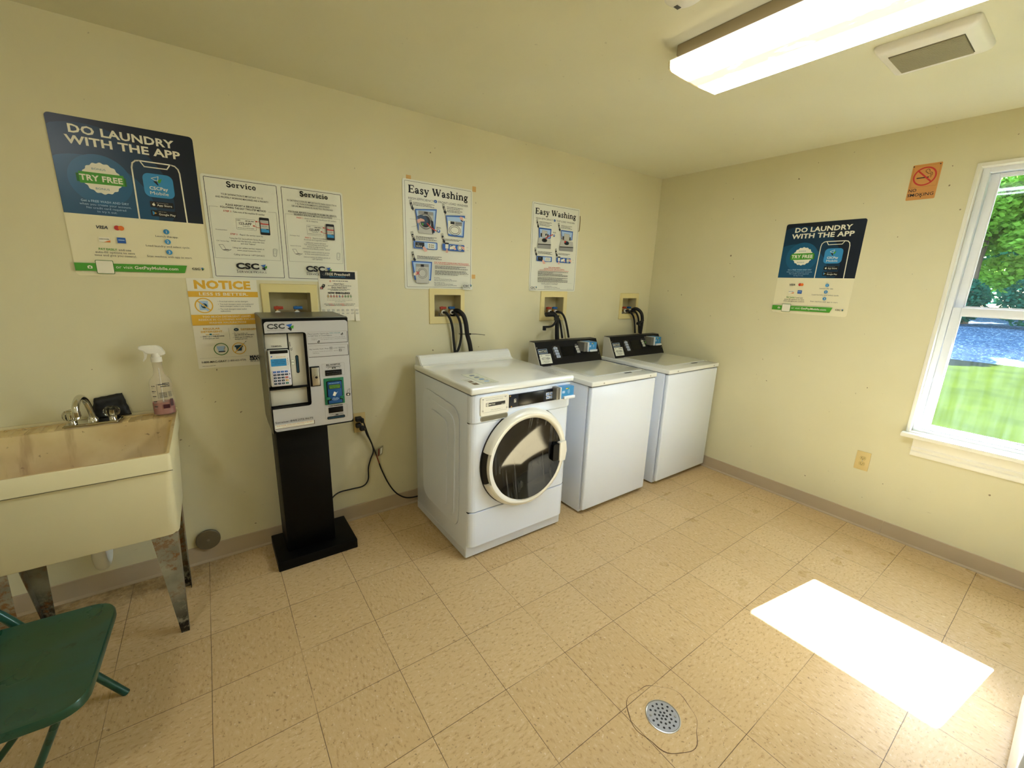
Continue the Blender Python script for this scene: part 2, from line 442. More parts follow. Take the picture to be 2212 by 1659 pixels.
def wpart(b, name, par=None):
    o = b.build(name); o.parent = par or win; o.matrix_parent_inverse = Matrix.Translation((-0.05, 2.39, -0.712)) if par is None else Matrix.Identity(4)
    return o
# outer vinyl frame
b = MB()
fy0, fy1, fz0, fz1 = WY0+.002, WY1-.002, WZ0, WZ1
b.box(.05, .118, fy1-.028, fy1, fz0, fz1, m_vinyl, .002); b.box(.05, .118, fy0, fy0+.028, fz0, fz1, m_vinyl, .002)
b.box(.05, .118, fy0+.028, fy1-.028, fz1-.026, fz1, m_vinyl, .002); b.box(.05, .118, fy0+.028, fy1-.028, fz0, fz0+.02, m_vinyl, .002)
wpart(b, 'window_frame')
def sash(x0, x1, z0, z1, st, bot, top, name):
    b = MB(); y0, y1 = fy0+.03, fy1-.03
    b.box(x0, x1, y1-st, y1, z0, z1, m_vinyl, .003); b.box(x0, x1, y0, y0+st, z0, z1, m_vinyl, .003)
    b.box(x0, x1, y0+st, y1-st, z0, z0+bot, m_vinyl, .003); b.box(x0, x1, y0+st, y1-st, z1-top, z1, m_vinyl, .003)
    # glazing bead
    e = .006
    for q in ((y1-st-e, y1-st, z0+bot, z1-top), (y0+st, y0+st+e, z0+bot, z1-top), (y0+st+e, y1-st-e, z0+bot, z0+bot+e), (y0+st+e, y1-st-e, z1-top-e, z1-top)):
        b.box(x0+.008, x1-.008, *q, m_vinyl)
    o = wpart(b, name)
    g = MB(); g.box((x0+x1)/2-.002, (x0+x1)/2+.002, y0+st, y1-st, z0+bot, z1-top, m_glass); go = g.build('pane'); go.parent = o
    return o
sash(.088, .112, 1.43, fz1-.028, .034, .036, .016, 'upper_sash')
sash(.056, .082, fz0+.021, 1.463, .036, .026, .042, 'lower_sash')
b = MB(); b.box(.052, .062, -2.42, -2.36, 1.463, 1.474, m_vinyl, .003); wpart(b, 'sash_lock')
# white return bead and jamb paint around the opening, stool and apron
b = MB(); y0, y1, z0, z1 = WY0, WY1, WZ0, WZ1; t = .016
for q in ((y1, y1+t, z0, z1+t), (y0-t, y0, z0, z1+t), (y0, y1, z1, z1+t)): b.box(-.007, -.0003, *q, m_trim, .002)
for q in ((y1-.0018, y1, z0, z1), (y0, y0+.0018, z0, z1), (y0+.0018, y1-.0018, z1-.0018, z1)): b.box(-.007, .05, *q, m_trim)
b.build('trim_2', kind='structure')
b = MB()
b.box(-.052, -.0005, WY0-.04, WY1+.028, .686, .7115, m_trim, .005); b.box(-.0005, .05, WY0+.001, WY1-.001, .7125, .7135, m_trim)
b.prism([(-.0005, .574), (-.010, .574), (-.014, .584), (-.014, .60), (-.009, .606), (-.013, .612), (-.015, .624), (-.010, .632), (-.018, .66), (-.018, .686), (-.0005, .686)], 'y', WY0-.028, WY1-.03, m_trim)
b.build('trim_3', kind='structure')

# ------------------------------------------------------------------ outside: lawn, bank, trees, porch roof
def nature(name, c1, c2, scale, c3=None):
    m = mat(name, c1, 1.0, spec=0.0); g = NG(m); P = g.new('ShaderNodeNewGeometry').outputs['Position']
    c = g.mix(g.ramp(g.noise(P, scale, 5, .6), .35, .65), L3(*c1), L3(*c2))
    if c3: c = g.mix(g.ramp(g.noise(P, scale*3, 4, .7), .56, .64), c, L3(*c3))
    g.link(c, g.b.inputs['Base Color']); return m
m_grass = nature('lawn_grass', (25, 31, 4), (32, 38, 5), 1.6)
m_gravel = nature('blue_grey_gravel', (52, 68, 84), (74, 92, 108), 4.2, (150, 166, 176))
b = MB(); b.box(.125, 14.6, -22, 22, -.42, -.3, m_grass); b.build('lawn', label='mown green lawn outside the window', cat='lawn', kind='stuff')
b = MB(); b.prism([(-.42, 14.6), (-.3, 14.6), (.45, 20), (.5, 40), (-.42, 40)] and [(14.6, -.42), (14.6, -.3), (20, .42), (44, .5), (44, -.42)], 'y', -22, 22, m_gravel)
b.build('gravel_bank', label='blue-grey stony bank between the lawn and the trees', cat='bank', kind='stuff')
m_soffit = mat('white_porch_soffit', (225, 222, 212), 0.6, var=.03)
b = MB(); b.box(.125, 1.5, -6, 3, 2.52, 2.66, m_soffit); b.box(1.5, 1.53, -6, 3, 2.50, 2.70, m_soffit)
b.build('porch_roof', kind='structure')
def leafmat(name, rgb):
    m = mat(name, rgb, 0.6, spec=0.2, var=.35, scale=1.3)
    n = m.node_tree.nodes; l = m.node_tree.links; pb = n['Principled BSDF']; out = n['Material Output']
    t = n.new('ShaderNodeBsdfTranslucent'); ms = n.new('ShaderNodeMixShader'); ms.inputs[0].default_value = .5
    src = pb.inputs['Base Color'].links[0].from_socket; l.new(src, t.inputs[0])
    l.new(pb.outputs[0], ms.inputs[1]); l.new(t.outputs[0], ms.inputs[2]); l.new(ms.outputs[0], out.inputs[0]); return m
m_l1 = leafmat('maple_leaves', (116, 158, 56)); m_l2 = leafmat('dark_green_leaves', (56, 126, 92)); m_l3 = leafmat('teal_shrub_leaves', (40, 92, 74))
m_bark = mat('tree_bark', (84, 68, 54), .9, var=.3, scale=6, bump=.5)
def crown(blobs, n, size, m, seed):
    r = random.Random(seed); b = MB(); vs = []; fs = []
    tot = sum(q[3]*q[4] for q in blobs)
    for (cx, cy, cz, rx, rz) in blobs:
        for _ in range(int(n*rx*rz/tot)):
            while True:
                p = Vector((r.uniform(-1, 1), r.uniform(-1, 1), r.uniform(-1, 1)))
                if .35 < p.length < 1: break
            c = Vector((cx+p.x*rx, cy+p.y*rx, cz+p.z*rz)); s = size*r.uniform(.6, 1.3)
            a = Vector((r.uniform(-1, 1), r.uniform(-1, 1), r.uniform(-.5, .5))).normalized(); d = a.cross(Vector((r.uniform(-1, 1), r.uniform(-1, 1), r.uniform(-1, 1)))).normalized()
            o = len(vs); vs += [c-a*s, c-a*s*.1+d*s*.55, c+a*s, c-a*s*.1-d*s*.55]; fs.append((o, o+1, o+2, o+3))
    return b.add(vs, fs, m)
def tree(x, y, h, rad, m, seed, n, size, label, group, name='leafy_tree', zc=None):
    t = thing(name, label, 'tree', (x, y, .4), group=group); r = random.Random(seed)
    bl = []
    for k in range(11):
        a = r.uniform(0, 6.28); q = r.uniform(.1, .8)*rad
        bl.append((q*math.cos(a), q*math.sin(a), h*r.uniform(.26, .92), rad*r.uniform(.38, .6), rad*r.uniform(.28, .42)))
    crown(bl, n, size, m, seed).build('foliage', t)
    tb = MB(); tb.tube([(0, 0, 0), (.1, .05, h*.35), (-.05, .1, h*.8)], (.2, .06), m_bark, 10)
    for k in range(4): q = bl[k]; tb.tube([(0.05, .03, h*.3), (q[0]*.5, q[1]*.5, q[2]*.7), (q[0], q[1], q[2])], (.09, .03), m_bark, 6)
    tb.build('trunk', t); return t
tree(22.3, .9, 6.6, 2.4, m_l1, 3, 26000, .12, 'bright yellow-green maple tree beyond the bank, seen through the upper window', None)
tree(22.3, -4.2, 6.6, 2.4, m_l1, 8, 18000, .12, 'light green tree beyond the bank, right-hand one behind the window', None)
tree(28.5, -2.2, 9.0, 3.8, m_l2, 5, 26000, .17, 'tall blue-green tree standing behind the yellow-green maple', None)
tree(28.5, 5.0, 8.5, 3.4, m_l2, 6, 18000, .17, 'dark blue-green tree, left-hand one behind the window', None)
for k, (x, y, hh, rr, lb) in enumerate(((20.9, 1.5, 2.0, 1.0, 'low dark teal shrub at the foot of the maple, left one'), (20.9, -1.5, 2.1, 1.1, 'low dark teal shrub at the top of the bank, middle one'),
                                    (20.9, -4.6, 2.0, 1.1, 'low dark teal shrub under the right-hand light green tree'))):
    t = thing('shrub', lb, 'shrub', (x, y, .44)); crown([(0, 0, hh*.52, rr*.8, hh*.48), (.2, .75, hh*.46, rr*.65, hh*.42), (-.1, -.75, hh*.46, rr*.65, hh*.42)], 6000, .08, m_l3, 40+k).build('foliage', t)
    sb = MB(); sb.tube([(0, 0, 0), (.05, 0, .4)], .04, m_bark, 6); sb.build('stem', t)

wb = thing('tree_line', 'far blue-green belt of woodland closing the view behind the trees', 'woodland', (36, 0, .45))
rr_ = random.Random(21)
crown([(rr_.uniform(-1, 1), -15+k*1.5, 2.2+rr_.uniform(-.3, 2.2), 1.7, 2.0) for k in range(21)]+[(rr_.uniform(-1, 1), -15+k*1.5, 5.6+rr_.uniform(-.3, 1.6), 1.9, 2.2) for k in range(21)], 30000, .28, m_l2, 77).build('foliage', wb); wb['kind'] = 'stuff'

# ------------------------------------------------------------------ ceiling things
m_lens = bpy.data.materials.new('glowing_prismatic_lens'); m_lens.use_nodes = True
g = NG(m_lens); P = g.new('ShaderNodeNewGeometry').outputs['Position']
c = g.mix(g.math('MULTIPLY', g.ramp(g.noise(g.scale(P, (1, 1, 1)), 26, 2), .66, .72), .8), (.88, .98, 1.10, 1), (.40, .37, .30, 1))
sp_ = g.new('ShaderNodeSeparateXYZ'); g.link(P, sp_.inputs[0])
bx_ = g.math('ABSOLUTE', g.math('ADD', sp_.outputs[0], 1.655+.01)); bx_ = g.ramp(bx_, .085, .03)
gr_ = g.math('MULTIPLY', bx_, g.ramp(g.noise(g.scale(P, (3, 1.2, 1)), 7, 4, .6), .29, .42))
c = g.mix(g.math('MULTIPLY', gr_, 1.0), c, (.026, .024, .019, 1))
g.link(c, g.b.inputs['Emission Color']); g.b.inputs['Emission Strength'].default_value = LAMP_E
g.b.inputs['Base Color'].default_value = (.9, .88, .82, 1); g.b.inputs['Roughness'].default_value = .25
m_lens_side = mat('lens_side_prisms', (236, 232, 216), .3); m_lens_side.node_tree.nodes['Principled BSDF'].inputs['Emission Color'].default_value = (1, .98, .94, 1)
m_lens_side.node_tree.nodes['Principled BSDF'].inputs['Emission Strength'].default_value = LAMP_E*.05
m_lamp_met = mat('shade_tan_lamp_steel', (158, 142, 108), .5, var=.03)  # tan carries the shade on the housing's side, not its own paint
m_lens_end = mat('clear_acrylic_end_cap', (235, 225, 185), .25, var=.02)
lx = [(-.176, .040), (-.172, .012), (-.158, .006), (0, .0), (.158, .006), (.172, .012), (.176, .040)]
fx = thing('ceiling_light', 'long white fluorescent ceiling light with a wraparound lens', 'ceiling light', (-1.655, -1.94, H))
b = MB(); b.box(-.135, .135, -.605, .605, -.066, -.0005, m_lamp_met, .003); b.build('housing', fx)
b = MB(); b.prism([(x, z-.106) for x, z in lx], 'y', -.598, .598, m_lens)
b.f, b.m = b.f, [b.mi(m_lens_side) if (max(abs(b.v[i][0]) for i in q) > .1719 and min(abs(b.v[i][0]) for i in q) > .15) or (min(b.v[i][2] for i in q) > -.067) else k for q, k in zip(b.f, b.m)]
b.build('lens', fx, 'glowing translucent lens with dark specks')
for s in (-1, 1):
    b = MB(); y = s*.5985; b.prism([(x*1.012, z-.107) for x, z in lx] + [(.14, -.04), (-.14, -.04)], 'y', y, y+s*.010, m_lens_end, .002); b.build('end_cap', fx)
dm = thing('ceiling_light', 'round glass dome light added to brighten the left of the room, out of view', 'ceiling light', (-4.25, -2.3, H))  # unseen lamp, added to lift the light on the left side
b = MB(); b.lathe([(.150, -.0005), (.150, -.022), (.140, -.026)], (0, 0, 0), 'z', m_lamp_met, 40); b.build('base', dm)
m_fill_dome = mat('opal_fill_dome', (236, 232, 220), .3); m_fill_dome.node_tree.nodes['Principled BSDF'].inputs['Emission Color'].default_value = (.96, .98, 1, 1); m_fill_dome.node_tree.nodes['Principled BSDF'].inputs['Emission Strength'].default_value = LAMP_E*2.0
b = MB(); b.lathe([(.138, -.026), (.132, -.052), (.108, -.078), (.066, -.096), (.020, -.102)], (0, 0, 0), 'z', m_fill_dome, 40); b.build('dome', dm)
vt = thing('exhaust_vent', 'rectangular off-white exhaust fan grille on the ceiling', 'vent', (-1.052, -1.943, H))
b = MB(); loft(b, [[(x, y, z) for x, y in rrect(-q, -q+.003, q, q-.003, .014, 4)] for q, z in ((.148, -.0005), (.148, -.008), (.143, -.020), (.134, -.026), (.06, -.0262))], m_ivory); b.build('cover', vt)
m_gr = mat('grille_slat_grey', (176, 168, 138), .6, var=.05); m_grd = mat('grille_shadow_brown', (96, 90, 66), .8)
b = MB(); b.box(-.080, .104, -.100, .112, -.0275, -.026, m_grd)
for k in range(23): b.box(-.078+k*.008, -.0735+k*.008, -.098, .110, -.0315, -.0275, m_gr)
b.build('grille', vt)
sdn = thing('smoke_detector', 'round white smoke detector on the ceiling at the top edge', 'smoke detector', (-2.078, -1.555, H))
b = MB(); b.lathe([(.069, -.0005), (.069, -.010), (.062, -.014), (.060, -.034), (.050, -.041), (.001, -.042)], (0, 0, 0), 'z', m_ivory, 40); b.build('body', sdn)
b = MB()
for k in range(4): b.box(.010+k*.006, .0122+k*.006, .030, .044, -.0428, -.0405, DGR)
b.build('vent_slots', sdn)

# ------------------------------------------------------------------ fixtures on walls
def outlet(name, label, loc, rotz, w=.071, h=.116, plugs=False):
    t = thing(name, label, 'outlet', loc, rotz)
    m_pl = mat('ivory_switch_plate', (222, 198, 136), .35, var=.02); m_rc = mat('ivory_receptacle', (206, 182, 120), .4); m_sl = mat('slot_dark', (40, 30, 16), .6)
    b = MB(); b.box(0, w, -.006, -.0005, 0, h, m_pl, .0025); b.build('cover_plate', t)
    for v in (h*.5+.0195, h*.5-.0195):
        b = MB(); b.prism([(w/2+x, v+z) for x, z in [(math.cos(a)*.0165, max(-.0125, min(.0125, math.sin(a)*.0165))) for a in [k*math.pi/12 for k in range(24)]]], 'y', -.0085, -.0055, m_rc, .0006, 1)
        b.box(w/2-.0072, w/2-.0055, -.0089, -.0084, v-.003, v+.006, m_sl); b.box(w/2+.0055, w/2+.0072, -.0089, -.0084, v-.002, v+.005, m_sl)
        b.lathe([(.0022, 0), (.0022, .0004)], (w/2, -.0089, v-.0075), 'y', m_sl, 10); b.build('receptacle', t)
    b = MB(); b.lathe([(.0028, 0), (.0028, .0012)], (w/2, -.0072, h/2), 'y', m_steel, 10); b.build('screw', t)
    return t
outlet('wall_outlet', 'ivory outlet beside the payment kiosk with two black plugs in it', (-2.762, 0, .585), 0, w=.072, h=.124)
outlet('wall_outlet', 'empty ivory outlet low on the wall below the window', (0, -1.773, .387), -math.pi/2, w=.075, h=.126)

def poster_obj(b, name, label, cat, loc, rotz=0, group=None):
    return b.build(name, None, label, cat, group, None, loc, rotz)

def csc_logo(b, u0, v0, w, line=True):
    # bold CSC wordmark with the folded arrow mark beside it
    h = w*.17
    b.text('CSC', u0, v0, h, BLK, 'L', w*.66, .035)
    arrow(b, u0+w*.70, v0-h*.35, w*.30)
def arrow(b, u, v, s, outline=False):
    P = lambda q: [(u+x*s, v+y*s*1.0) for x, y in q]
    A = P([(0, .80), (.82, .98), (.66, .62), (.52, .30), (.36, .56)])
    B = P([(.14, .36), (.40, .44), (.55, .10), (.66, -.02), (.74, .24), (.66, .62), (.52, .30), (.36, .56)])
    if outline:
        b.line(P([(0, .72), (.66, .98), (.56, .5), (.36, .5)]), s*.05, WHT, True); b.poly(P([(.14, .42), (.46, .46), (.60, .02), (.50, .0)]), BLK)
        b.poly(P([(.62, .62), (.98, .78), (.80, .34), (.66, .22), (.56, .40)]), GRN)
    else:
        b.poly(A, ROY); b.poly(P([(.16, .34), (.42, .42), (.66, .60), (.74, .24), (.62, -.06)]), DNV)
        b.poly(P([(.58, .60), (1.0, .74), (.92, .26), (.76, .36), (.66, .30)]), GRN)

def app_poster(name, label, loc, rotz):
    b = MB(); W, HT = .459, .612
    b.prism(rrect(0, 0, W, HT, .014), 'y', -.003, -.0006, CRM)
    b.layer = .0031
    Z = .247
    hd = [(W, Z), (W, HT-.014)] + [p for p in rrect(0, 0, W, HT, .014)[6:18]] + [(0, Z)]
    b.poly([(.0, Z), (W, Z)] + rrect(0, 0, W, HT, .014)[6:18], DNV)
    # big overlapping tone circles, clipped by the header box
    def clipdisc(cx, cy, r, m, rr=0):
        P = []
        for k in range(72):
            a = 2*math.pi*k/72; x = cx+r*math.cos(a); y = cy+r*math.sin(a)
            P.append((min(max(x, .001), W-.001), min(max(y, Z), HT-.012)))
        Q = [P[0]]
        for p in P[1:]:
            if math.hypot(p[0]-Q[-1][0], p[1]-Q[-1][1]) > 1e-5: Q.append(p)
        b.poly(Q, m)
    clipdisc(.10, .33, .262, NV2); clipdisc(.085, .26, .215, BL1); clipdisc(.13, .385, .098, BL2)
    b.text('DO LAUNDRY', .060, .553, .029, WHT, 'L', .330, .03)
    b.text('WITH THE APP', .045, .512, .029, WHT, 'L', .362, .03)
    # scalloped badge
    P = []
    for k in range(96):
        a = 2*math.pi*k/96; r = .059+.0022*math.cos(16*a); P.append((.135+r*math.cos(a), .392+r*math.sin(a)))
    b.poly(P, WHT)
    b.text('BONUS', .129, .423, .0075, CYN, 'C', .042); b.text('BONUS', .131, .348, .0075, CYN, 'C', .042)
    b.rect(.058, .372, .209, .404, DGN, .001); b.poly([(.066, .368), (.203, .371), (.203, .413), (.066, .412)], GRN)
    b.text('TRY FREE', .067, .380, .021, WHT, 'L', .131, .03)
    b.text('Get a FREE WASH AND DRY', .132, .297, .0085, LBL, 'C', .148, .012)
    b.text('when you create your account.', .132, .284, .0082, LBL, 'C', .160)
    b.text('No credit card required', .132, .271, .0082, LBL, 'C', .122); b.text('to try it out.', .132, .258, .0082, LBL, 'C', .062)
    # phone outline
    t = .0052
    pts = [(.233, Z+.001)] + [(.235, .452), (.239, .470), (.250, .4805), (.262, .483), (.368, .483), (.382, .480), (.392, .469), (.396, .452)] + [(.399, Z+.001)]
    b.line(pts, t, WHT); b.line([(.266, .480), (.277, .462), (.353, .463), (.364, .480)], t*.8, WHT)
    b.rect(.265, .342, .368, .438, BL3, .022)
    arrow(b, .294, .392, .037, True)
    b.text('CSCPay', .315, .373, .0125, WHT, 'C', .063, .02); b.text('Mobile', .315, .353, .0125, WHT, 'C', .063)
    b.rect(.277, .300, .358, .3245, BLK, .003); b.rect(.2755, .263, .3645, .2885, BLK, .003)
    b.disc(.289, .311, .0052, WHT, 16); b.disc(.2945, .313, .0022, BLK, 10); b.disc(.2905, .3185, .0014, WHT, 8)
    b.text('Download on the', .300, .3175, .0035, LGR, 'L', .040); b.text('App Store', .300, .306, .0082, WHT, 'L', .052, .01)
    b.poly([(.281, .267), (.281, .285), (.288, .2795), (.288, .2725)], BL3); b.poly([(.288, .2725), (.288, .2795), (.296, .276)], YEL); b.poly([(.281, .267), (.288, .2725), (.290, .2735)], RED)
    b.text('GET IT ON', .302, .281, .0035, LGR, 'L', .026); b.text('Google Play', .302, .2685, .0082, WHT, 'L', .058, .01)
    # cards
    b.text('VISA', .0885, .193, .0125, DNV, 'L', .036, .02, .25)
    b.disc(.154, .201, .0098, RED, 24); b.disc(.167, .201, .0098, ORG, 24)
    b.rect(.090, .140, .125, .160, WHT, .001); b.text('DISCOVER', .0915, .1495, .0045, BLK, 'L', .031, .02); b.poly([(.103, .140), (.125, .140), (.125, .148)], ORG)
    b.rect(.1475, .139, .175, .162, ROY, .001); b.greek(.151, .172, .150, .006, LBL)
    b.text('PAY EASILY', .084, .107, .0082, GRN, 'L', .058, .02); b.text('and use', .147, .107, .0082, DGR, 'L', .040)
    b.text('auto-fill options to save', .135, .0945, .0080, DGR, 'C', .126); b.text('time and give you control.', .135, .082, .0080, DGR, 'C', .134)
    for i, (v, w, s) in enumerate(((.197, .080, 'Launch the app.'), (.154, .156, 'Load laundry and select cycle.'), (.109, .160, 'Scan machine with app to start.'))):
        b.disc(.318, v+.003, .0108, BL3, 24); b.text(str(i+1), .318, v-.003, .0115, WHT, 'C', None, .01); b.text(s, .318, v-.0215, .0078, DGR, 'C', w)
    b.poly([(0.0005, .019), (.363, .022), (.375, .056), (.0005, .051)], GRN)
    b.rect(.065, .009, .122, .065, DGN, .004); b.rect(.067, .011, .120, .063, WHT, .003)
    b.rect(.039, .029, .054, .040, WHT, .002); b.disc(.0465, .0345, .0034, GRN, 14); b.rect(.043, .040, .049, .042, WHT)
    b.text('or visit', .128, .033, .0125, WHT, 'L', .055); b.text('GetPayMobile.com', .189, .033, .0125, WHT, 'L', .152, .022)
    b.text('CSC', .392, .039, .0085, BLK, 'L', .031, .03); b.rect(.392, .0355, .423, .0361, GRY); arrow(b, .4245, .036, .014)
    return poster_obj(b, name, label, 'poster', loc, rotz)
p = app_poster('wall_poster', 'large navy and cream app payment poster at the left above the sink', (-3.843, 0, 1.489), 0)
p = app_poster('wall_poster', 'navy and cream app payment poster on the right wall beside the window', (0, -1.094, 1.368), -math.pi/2)

def serif(b, s, u, v, h, m, w, al='L'):
    # heavy slab-serif lettering drawn from strokes; glyph space: cap height 1
    T, t = .20, .085
    def arc(cx, cy, rx, ry, a0, a1, n=10): return [(cx+rx*math.cos(math.radians(a0+(a1-a0)*k/n)), cy+ry*math.sin(math.radians(a0+(a1-a0)*k/n))) for k in range(n+1)]
    G = {
     'E': (.78, [([(.18, .02), (.18, .98)], T), ([(.02, .04), (.74, .04)], t), ([(.02, .96), (.70, .96)], t), ([(.2, .51), (.52, .51)], t), ([(.70, .04), (.74, .28)], t), ([(.68, .96), (.69, .74)], t), ([(.52, .38), (.52, .64)], t)]),
     'W': (1.22, [([(.12, .94), (.38, .06)], T), ([(.38, .06), (.62, .86)], t), ([(.56, .94), (.84, .06)], T), ([(.84, .06), (1.1, .92)], t), ([(0, .96), (.28, .96)], t), ([(.46, .96), (.74, .96)], t), ([(.98, .96), (1.2, .96)], t)]),
     'S': (.68, [(arc(.34, .74, .21, .22, 30, 250, 12), .15), (arc(.34, .26, .22, .24, 80, -150, 12), .17), ([(.24, .56), (.46, .45)], .2), ([(.56, .70), (.56, .98)], t), ([(.09, .04), (.09, .30)], t)]),
     'a': (.62, [([(.42, .06), (.42, .48)], .17), (arc(.26, .46, .16, .18, 10, 170, 8), .10), (arc(.24, .19, .13, .15, 80, 330, 10), .13), ([(.28, .34), (.42, .38)], .08), ([(.40, .05), (.60, .05)], t)]),
     's': (.52, [(arc(.25, .50, .14, .14, 30, 250, 10), .11), (arc(.25, .18, .15, .15, 80, -150, 10), .12), ([(.17, .39), (.35, .29)], .14), ([(.42, .45), (.42, .66)], .07), ([(.06, .02), (.06, .22)], .07)]),
     'y': (.66, [([(.12, .62), (.34, .04)], .17), ([(.55, .62), (.30, -.12)], t), (arc(.16, -.14, .14, .12, 10, -170, 8), .11), ([(0, .64), (.27, .64)], t), ([(.42, .64), (.66, .64)], t)]),
     'h': (.74, [([(.16, .02), (.16, .98)], .17), (arc(.38, .46, .19, .18, 160, 0, 8), .12), ([(.57, .46), (.57, .02)], .17), ([(0, .04), (.31, .04)], t), ([(.43, .04), (.72, .04)], t), ([(0, .97), (.16, .97)], t)]),
     'i': (.36, [([(.18, .02), (.18, .64)], .17), ([(.02, .04), (.34, .04)], t), ([(.03, .63), (.18, .63)], t), ([(.12, .88), (.24, .88)], .19)]),
     'n': (.74, [([(.16, .02), (.16, .66)], .17), (arc(.38, .46, .19, .18, 160, 0, 8), .12), ([(.57, .46), (.57, .02)], .17), ([(0, .04), (.31, .04)], t), ([(.43, .04), (.72, .04)], t), ([(0, .64), (.16, .64)], t)]),
     'g': (.62, [(arc(.27, .43, .18, .19, 0, 360, 16), .12), ([(.18, .23), (.14, .12), (.40, .08)], .11), (arc(.28, -.08, .22, .14, 60, 420, 16), .11), ([(.42, .58), (.60, .64)], .10)]),
     'e': (.58, [(arc(.28, .33, .21, .28, 5, 330, 16), .13), ([(.10, .35), (.50, .35)], .07)]),
     'r': (.54, [([(.18, .02), (.18, .66)], .17), ([(.02, .04), (.38, .04)], t), ([(.02, .64), (.18, .64)], t), (arc(.36, .48, .14, .14, 160, 40, 6), .11), ([(.46, .52), (.48, .50)], .17)]),
     'v': (.66, [([(.12, .62), (.34, .04)], .17), ([(.34, .04), (.54, .62)], t), ([(0, .64), (.27, .64)], t), ([(.42, .64), (.66, .64)], t)]),
     'c': (.54, [(arc(.28, .33, .21, .28, 40, 325, 14), .13), ([(.42, .50), (.44, .48)], .17)]),
     'o': (.60, [(arc(.29, .33, .20, .27, 0, 360, 18), .14)]), ' ': (.34, [])}
    tot = sum(G[c][0] for c in s)+.04*(len(s)-1); kx = w/tot; x = u
    b.layer += .00012; d = b.layer
    for c in s:
        wd, st = G[c]
        for pts, th in st:
            P = [(x+px*kx, v+py*h) for px, py in pts]; tt = th*(kx+h)/2*1.22
            for (a, e), (f, g2) in zip(P[:-1], P[1:]):
                Ln = math.hypot(f-a, g2-e) or 1e-6; nx, ny = -(g2-e)/Ln*tt/2, (f-a)/Ln*tt/2; o = .25 if len(P) > 2 else 0; ex, ey = (f-a)/Ln*tt*o, (g2-e)/Ln*tt*o
                b.add([b.map(*q, d) for q in ((a-ex+nx, e-ey+ny), (f+ex+nx, g2+ey+ny), (f+ex-nx, g2+ey-ny), (a-ex-nx, e-ey-ny))], [(0, 1, 2, 3)], m)
        x += (wd+.04)*kx

